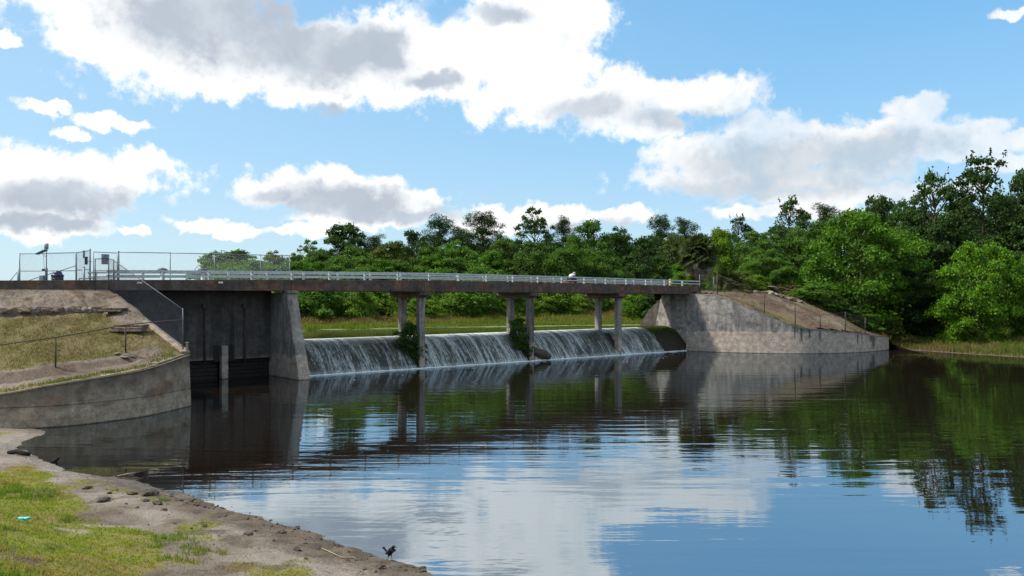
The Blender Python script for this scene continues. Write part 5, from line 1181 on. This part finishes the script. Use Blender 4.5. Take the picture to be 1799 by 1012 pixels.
cooler(994.5, .34, (.30, .30, .30), 'red cooler with a white lid by the railing left of the angler', 'white_plastic'); cooler(1008.5, .42, (.36, .30, .22), 'flat dark topped red cooler right in front of the angler', 'cloth_dark')

def skin_mesh(name, pts, edges, radii, mat, parent, sub=2, root=0):
    me = bpy.data.meshes.new(name); me.from_pydata([tuple(p) for p in pts], edges, []); o = link(name, me, parent); me.materials.append(mat)
    sk = o.modifiers.new('skin', 'SKIN'); sk.use_smooth_shade = True; sk.branch_smoothing = .5
    for i, r_ in enumerate(radii): 
        sv = me.skin_vertices[0].data[i]; sv.radius = r_ if isinstance(r_, tuple) else (r_, r_); sv.use_root = (i == root)
    sb = o.modifiers.new('sub', 'SUBSURF'); sb.levels = sub; sb.render_levels = sub; return o
# ---- person, seated on the deck edge facing right, bent over the tackle (local +x is along the bridge)
pr = empty('person', at_bridge(1001, .95, zdk), 'person in a white top bent forward on a low seat behind the railing', 'person'); pr.scale = (1.12,) * 3; pr.rotation_euler.z = math.atan2(U.y, U.x)
pts = [(0, 0, .40), (.05, 0, .56), (.16, 0, .72), (.27, 0, .80), (.34, 0, .80), (.41, 0, .79), (.49, 0, .745)]; rad = [(.15, .13), (.15, .12), (.165, .12), (.12, .10), (.055, .055), (.085, .095), (.06, .07)]
ed = [(0, 1), (1, 2), (2, 3), (3, 4), (4, 5), (5, 6)]
def chain(start, ps, rs):
    prev = start
    for p_, r_ in zip(ps, rs): pts.append(p_); rad.append(r_); ed.append((prev, len(pts) - 1)); prev = len(pts) - 1
    return prev
for s_ in (1, -1):
    chain(0, [(.06, s_ * .11, .40), (.42, s_ * .16, .47), (.40, s_ * .15, .26), (.37, s_ * .15, .07), (.44, s_ * .16, .04), (.54, s_ * .17, .03)], [.09, .062, .055, .042, .04, .03])
    hd = chain(2, [(.24, s_ * .19, .74), (.34, s_ * .23, .58), (.44, s_ * .17, .48), (.54, s_ * .10, .44), (.60, s_ * .08, .43)], [.058, .045, .036, .028, .026])
    for k, (dy, ln) in enumerate(((.032, .075), (.012, .09), (-.009, .085), (-.028, .065))):
        chain(hd, [(.635, s_ * .08 + dy, .42), (.635 + ln * .55, s_ * .08 + dy, .405), (.635 + ln * .8, s_ * .08 + dy, .375)], [.009, .009, .007])
    chain(hd, [(.61, s_ * .08 - s_ * .035, .425), (.645, s_ * .08 - s_ * .05, .415)], [.010, .008])
skin_mesh('body', pts, ed, rad, M['skin'], pr)
skin_mesh('shirt', [(-.01, 0, .44), (.05, 0, .57), (.16, 0, .725), (.275, 0, .80), (.24, .19, .745), (.31, .22, .64), (.24, -.19, .745), (.31, -.22, .64)], [(0, 1), (1, 2), (2, 3), (2, 4), (4, 5), (2, 6), (6, 7)], [(.175, .15), (.18, .145), (.19, .145), (.12, .10), .078, .066, .078, .066], M['shirt_white'], pr)
skin_mesh('trousers', [(0, 0, .40), (.07, .11, .40), (.42, .16, .47), (.40, .15, .27), (.37, .15, .10), (.07, -.11, .40), (.42, -.16, .47), (.40, -.15, .27), (.37, -.15, .10)], [(0, 1), (1, 2), (2, 3), (3, 4), (0, 5), (5, 6), (6, 7), (7, 8)], [(.17, .14), .105, .08, .07, .06, .105, .08, .07, .06], M['cloth_dark'], pr)
cp = MB().lathe((0, 0, 0), [(.105, 0), (.108, .03), (.095, .075), (.06, .11), (.01, .122)], 16).build('cap', M['cap_grey'], None); cp.parent = pr; cp.location = (.43, 0, .815); cp.rotation_euler = (0, .45, 0)
o = MB().bar((.08, 0, .01), (.19, 0, .0), .13, .012).build('cap_peak', M['cap_grey'], None); o.parent = cp
for s_ in (1, -1):
    o = MB().lathe((0, 0, 0), [(.004, -.02), (.02, -.01), (.02, .01), (.004, .02)], 8).build('ear', M['skin'], None); o.parent = pr; o.location = (.42, s_ * .09, .785); o.rotation_euler = (math.pi / 2, 0, 0)
    o = MB().lathe((0, 0, 0), [(.002, -.01), (.01, -.005), (.01, .005), (.002, .01)], 8).build('eye', M['cloth_dark'], None); o.parent = pr; o.location = (.525, s_ * .033, .775)
o = MB().tube([(.52, 0, .79), (.56, 0, .745), (.53, 0, .735)], [.012, .02, .012], 6).build('nose', M['skin'], None); o.parent = pr
st = empty('stool', at_bridge(1000, .95, zdk), 'low dark stool under the seated angler', 'stool'); c0 = wloc(st); MB().box(c0 + Vector((0, 0, .27)), (.38, .36, .04), .7).build('seat', M['cloth_dark'], st, .01)
for sx in (-1, 1):
    for sy in (-1, 1): MB().tube([c0 + Vector((sx * .15, sy * .14, 0)), c0 + Vector((sx * .12, sy * .11, .26))], .014, 6).build('leg', M['dull_steel'], st)

# ================================================================== the bird at the water's edge
bx_, by_ = (685 - CXP) / F * 15.0, 15.0; zf = max(EMPTYSHORE(bx_, by_), .0)
bd = empty('bird', (bx_, by_, zf), 'black long legged bird with cocked tail standing at the waterline', 'bird'); bd.rotation_euler.z = -.5; bd.scale = (1.08,) * 3
skin_mesh('body', [(-.05, 0, .125), (-.015, 0, .128), (.028, 0, .150), (.052, 0, .190), (.062, 0, .226), (.080, 0, .250), (.098, 0, .248)], [(0, 1), (1, 2), (2, 3), (3, 4), (4, 5), (5, 6)], [(.028, .026), (.048, .046), (.053, .050), (.042, .042), (.030, .030), (.031, .031), (.017, .017)], M['feather_black'], bd, 2, 2)
o = MB().tube([(.098, 0, .249), (.124, 0, .243), (.144, 0, .237)], [.011, .007, .001], 8).build('beak', M['bird_leg'], None); o.parent = bd
mb = MB(); mb.add([(-.055, -.014, .128), (-.055, .014, .128), (-.135, .034, .200), (-.145, 0, .207), (-.135, -.034, .200), (-.055, -.012, .136), (-.055, .012, .136), (-.138, .032, .204), (-.147, 0, .211), (-.138, -.032, .204)], [(0, 1, 2, 3, 4), (9, 8, 7, 6, 5), (0, 4, 9, 5), (1, 6, 7, 2), (2, 7, 8, 3), (3, 8, 9, 4), (0, 5, 6, 1)]); o = mb.build('tail', M['feather_tail'], None); o.parent = bd
for s_ in (1, -1):
    o = MB().lathe((0, 0, 0), [(math.cos(a_) * (1 if a_ > 0 else .9), math.sin(a_)) for a_ in np.linspace(-1.5, 1.5, 9)], 14).build('wing', M['feather_tail'], None); o.parent = bd
    o.scale = (.027, .011, .068); o.rotation_euler = (0, 1.12, -.06 * s_); o.location = (-.012, s_ * .030, .142)
    mb = MB(); f_ = .02 if s_ > 0 else -.035
    mb.tube([(0, s_ * .018, .115), (.008 + f_ * .3, s_ * .026, .075), (f_ - .006, s_ * .03, .045), (f_, s_ * .032, .004)], [.012, .007, .0035, .003], 6)
    for a_ in (-.5, 0, .5, math.pi): mb.tube([(f_, s_ * .032, .004), (f_ + .028 * math.cos(a_), s_ * .032 + .028 * math.sin(a_), .002)], [.003, .0015], 5)
    o = mb.build('leg', M['bird_leg'], None); o.parent = bd
    o = MB().lathe((0, 0, 0), [(.0005, -.003), (.003, -.0015), (.003, .0015), (.0005, .003)], 8).build('eye', M['yellow_paint'], None); o.parent = bd; o.location = (.090, s_ * .020, .258)

# ================================================================== stones, clods, sticks, litter
def rock_mesh(seed, mat, rough=.35, flat=.7):
    import bmesh
    bm = bmesh.new(); bmesh.ops.create_icosphere(bm, subdivisions=2, radius=.5); r_ = random.Random(seed); off = Vector((r_.uniform(0, 50), r_.uniform(0, 50), r_.uniform(0, 50)))
    for v in bm.verts:
        n_ = mnoise.noise(v.co * 2.2 + off) + .5 * mnoise.noise(v.co * 5 + off); v.co *= 1 + rough * n_ * 1.6; v.co.z *= flat
    me = bpy.data.meshes.new('stone'); bm.to_mesh(me); bm.free(); me.materials.append(mat); return me
CL = [rock_mesh(k, M['clod'], .5, .65) for k in range(5)]; PB = [rock_mesh(20 + k, M['pebble'], .3, .6) for k in range(4)]; SB = [rock_mesh(40 + k, M['stone_block'], .28, .55) for k in range(4)]; PS = [rock_mesh(60 + k, M['pale_stone'], .3, .6) for k in range(3)]
def rock(me, p, sz, label, group=None, name='stone', cat='stone', sink=.18):
    o = link(name, me, None, p + Vector((0, 0, sz[2] * (.35 - sink)))); o.scale = sz; o.rotation_euler = (random.uniform(-.2, .2), random.uniform(-.2, .2), random.uniform(0, 6.28)); return tag(o, label, cat, group)
CG = 'clods on the near shore'
for k, (px, py, wp, lab) in enumerate([(153, 859, 19, 'rounded dark clod nearest the grass edge on the shore'), (183, 882, 30, None), (262, 870, 27, 'largest dark clod near the waterline'), (192, 867, 11, None), (233, 869, 16, None), (256, 881, 13, None), (276, 886, 20, None), (288, 897, 15, None), (240, 893, 12, None),
      (221, 886, 7, None), (359, 925, 11, None), (336, 929, 7, None), (438, 940, 16, None), (522, 967, 22, None), (494, 935, 18, None), (522, 927, 12, None), (669, 998, 18, None), (702, 997, 9, None), (740, 1003, 24, 'dark clod at the bottom edge, farthest right on the shore'), (538, 982, 12, None), (307, 920, 7, None),
      (448, 933, 8, None), (396, 907, 9, None), (408, 893, 9, None), (300, 872, 10, None), (318, 880, 9, None), (336, 882, 12, None), (346, 887, 10, None), (205, 862, 8, None), (610, 985, 9, None), (640, 1000, 8, None), (560, 965, 8, None), (585, 955, 7, None), (480, 950, 7, None), (600, 960, 8, None), (650, 978, 8, None)]):
    p = shore_hit(px, py); s_ = wp / F * p.y * .95; rock(CL[k % 5], p, (s_, s_ * random.uniform(.6, .9), s_ * random.uniform(.5, .75)), lab or 'small dark clod of earth lying on the bare shore', None if lab else CG, 'clod', 'clod')
r = np.random.default_rng(91)
pl_ = [(262, 851), (329, 869), (378, 889), (445, 904), (511, 924), (578, 947), (667, 982), (756, 1007)]
for k in range(110):
    u = r.uniform(0, len(pl_) - 1.001); i = int(u); f_ = u - i; px = lerp(pl_[i][0], pl_[i + 1][0], f_); py = lerp(pl_[i][1], pl_[i + 1][1], f_) + abs(r.normal()) * 9 - 2
    px -= abs(r.normal()) * 8; p = shore_hit(px, py); s_ = r.uniform(.025, .085); rock((CL + PB)[k % 9], p, (s_, s_ * r.uniform(.6, 1), s_ * r.uniform(.6, .9)), 'small dark stone strewn along the waterline', 'stones along the waterline', 'stone', 'stone')
# fine grit further up the beach
n = 5200; X = r.uniform(-16.5, 0, n); Y = r.uniform(9, 29, n); d = shore_d(X, Y); ok = (d > -.05) & (d < 3.6) & (np.exp(-d * .7) > r.uniform(0, 1, n)) & (grass_amt(X, Y) < .5); X, Y = X[ok], Y[ok]; n = len(X); s_ = r.uniform(.008, .03, n)[:, None]
oc = np.array([(1, 0, 0), (-1, 0, 0), (0, 1, 0), (0, -1, 0), (0, 0, .8), (0, 0, -.5)]); of = np.array([(0, 2, 4), (2, 1, 4), (1, 3, 4), (3, 0, 4), (2, 0, 5), (1, 2, 5), (3, 1, 5), (0, 3, 5)])
Vt = (np.stack([X, Y, shore_z(X, Y)], -1)[:, None, :] + oc[None] * s_[:, None, :] * r.uniform(.6, 1.4, (n, 6, 1))).reshape(-1, 3); Fq = (np.arange(n)[:, None, None] * 6 + of[None]).reshape(-1, 3)
o = link('grit', np_mesh('grit', Vt, Fq, M['pebble'])); tag(o, 'scattered grit and crumbs of mud on the beach', kind='stuff')
# stones of the eroded ledge on the embankment
kk = 0
for px, py, wp, hp, pale in [(8, 543, 30, 14, 0), (34, 544, 26, 13, 0), (58, 543, 16, 14, 1), (74, 545, 26, 13, 0), (97, 544, 20, 14, 0), (114, 543, 12, 15, 1), (127, 545, 22, 14, 0), (143, 543, 12, 15, 1), (152, 544, 14, 13, 1), (166, 546, 20, 12, 0)]:
    p = bank_hit(px, py + 4, .70, .82); s_ = wp / F * p.y; p.z -= .05; p.y += .20; rock((PS if pale else SB)[kk % 3], p, (s_ * 1.2, .45, hp / F * p.y * 1.5), 'pale upright stone in the eroded ledge of the embankment' if pale else 'brown stone in the eroded ledge across the embankment', 'pale ledge stones' if pale else 'brown ledge stones', 'stone', 'stone'); kk += 1
def near_bank(px, py, b0=.05, b1=.95):
    return bank_hit(px, py, b0, b1, 30)
def slab_stack(px, py, wp, hp, layers, lab):
    p = near_bank(px, py); g = empty('stone_step', p, lab, 'stone step'); wd = wp / F * p.y; ht = hp / F * p.y; R = .55
    r_ = random.Random(px)
    for k in range(layers):
        n_ = 3 if k % 2 == 0 else 2; x0 = -wd / 2
        for j in range(n_):
            l = wd / n_ * r_.uniform(.9, 1.05); c_ = p + Vector((math.cos(.05) * (x0 + l / 2), -.15 + .12 * k + r_.uniform(-.04, .04), -.05 + ht * (k + .5) / layers)); x0 += l
            MB().box(c_, (l * .97, .75 - .1 * k, ht / layers * .95), r_.uniform(-.06, .06)).build('slab', M['stone_block'], g, .03)
slab_stack(228, 581, 56, 13, 3, 'stacked brown stone step low beside the sluice side wall'); slab_stack(203, 547, 36, 8, 2, 'short stone step high beside the sluice side wall')
for px, py, wp in ((205, 622, 12), (232, 626, 9), (219, 628, 14)):
    p = near_bank(px, py, .02, .4); s_ = wp / F * p.y; rock(PS[0], p, (s_, s_ * .8, s_ * .4), 'grey rubble piece at the foot of the right pipe fence post', 'rubble at the fence post')
# stones on the right bank
for k, (px, py, wp, pale) in enumerate([(1313, 527, 16, 0), (1330, 528, 14, 0), (1352, 526, 15, 1), (1362, 527, 10, 1), (1372, 526, 12, 0), (1388, 524, 9, 1), (1394, 528, 10, 0), (1406, 525, 8, 1), (1390, 529, 12, 0), (1342, 530, 12, 0)]):
    Y = 77.0 - (px - 1313) * .008; x = (px - CXP) / F * Y; s_ = wp / F * Y; p = Vector((x, Y, RZ(x, Y))); rock((PS if pale else SB)[k % 3], p, (s_ * 1.2, .6, s_ * .9), 'pale stone in the row across the far dirt bank' if pale else 'dark stone in the row across the far dirt bank', 'pale stones on the far bank' if pale else 'dark stones on the far bank')
# sticks and a sunken branch
def stick(pts, rad, mat, name, lab, cat='branch'):
    g = tag(MB().tube(pts, rad, 7).build(name, mat, None, org=pts[0]), lab, cat); return g
wp_ = lambda px, py, z=.03: Vector(((px - CXP) / F * ((H - z) * F / (py - HOR)), (H - z) * F / (py - HOR), z))
stick([wp_(14, 795, .1), wp_(30, 793, .13), wp_(42, 796, .12), wp_(53, 799, .06)], [.06, .075, .07, .05], M['driftwood'], 'log', 'short dark log lying across the tip of the shore', 'log')
stick([wp_(92, 810), wp_(98, 809, .05), wp_(104, 804, .16)], [.05, .06, .025], M['driftwood'], 'driftwood', 'dark forked driftwood sticking out of the shallow water')
stick([wp_(206, 836, .02), wp_(225, 832.5, .05), wp_(238, 831, .05)], [.012, .018, .02], M['pale_wood'], 'stick', 'thin pale stick floating by the near shore', 'stick'); stick([wp_(236, 831.5, .03), wp_(246, 831, .05), wp_(254, 830, .03)], [.03, .045, .02], M['driftwood'], 'stick', 'dark end of driftwood floating beside a pale stick', 'stick')
q0 = shore_hit(566, 965); q1 = shore_hit(600, 981); q2 = shore_hit(621, 981); q3 = shore_hit(627, 985); stick([q + Vector((0, 0, .02)) for q in (q0, q1, q2, q3)], [.008, .011, .010, .006], M['pale_wood'], 'twig', 'long pale twig lying on the mud left of the bird', 'twig')
# debris caught on the weir by the second columns
p = B(PT[1] + 1.25, .25, .30); o = link('drift_mound', rock_mesh(77, M['clod'], .35, .6), None, p); o.scale = (2.3, 1.2, 1.5); o.rotation_euler = (0, .35, math.atan2(U.y, U.x)); tag(o, 'dark mound of drift caught on the weir right of the second columns', 'debris')
stick([B(PT[1] + .35, .75, 1.0), B(PT[1] + .9, .55, .98), B(PT[1] + 1.5, .4, .72)], [.05, .06, .03], M['pale_wood'], 'branch', 'grey branch lying on the drift mound at the weir')
p1_ = Vector((*((Vector(((1366 - CXP) / F * 77.5, 77.5)))), 0)); p1_.z = RZ(p1_.x, p1_.y) + .1; stick([p1_ + Vector((-.9, 0, .75)), p1_ + Vector((-.2, 0, .72)), p1_ + Vector((.2, 0, .1))], [.05, .05, .03], M['pale_stone'], 'branch', 'white bleached branch above the stones on the dirt bank')
# floats
for px, py, lab in ((1103, 637, 'red fishing float on the pool, the nearer of the two'), (1124, 631, 'red fishing float on the pool, the one nearer the weir')):
    p = wp_(px, py, .0); g = empty('fishing_float', p, lab, 'float'); MB().lathe(p, [(.01, -.04), (.045, -.02), (.055, .02), (.04, .05), (.01, .07)], 12).build('bulb', M['red_plastic'], g); MB().tube([p + Vector((0, 0, .065)), p + Vector((0, 0, .13))], .006, 6).build('stem', M['white_plastic'], g)
# litter in the grass
p = shore_hit(43, 916); me = rock_mesh(99, M['turquoise_plastic'], .55, .5); me.name = 'wrapper'; o = link('plastic_wrapper', me, None, p + Vector((0, 0, .05))); o.scale = (.20, .13, .16); tag(o, 'crumpled turquoise plastic wrapper lying in the grass', 'litter')
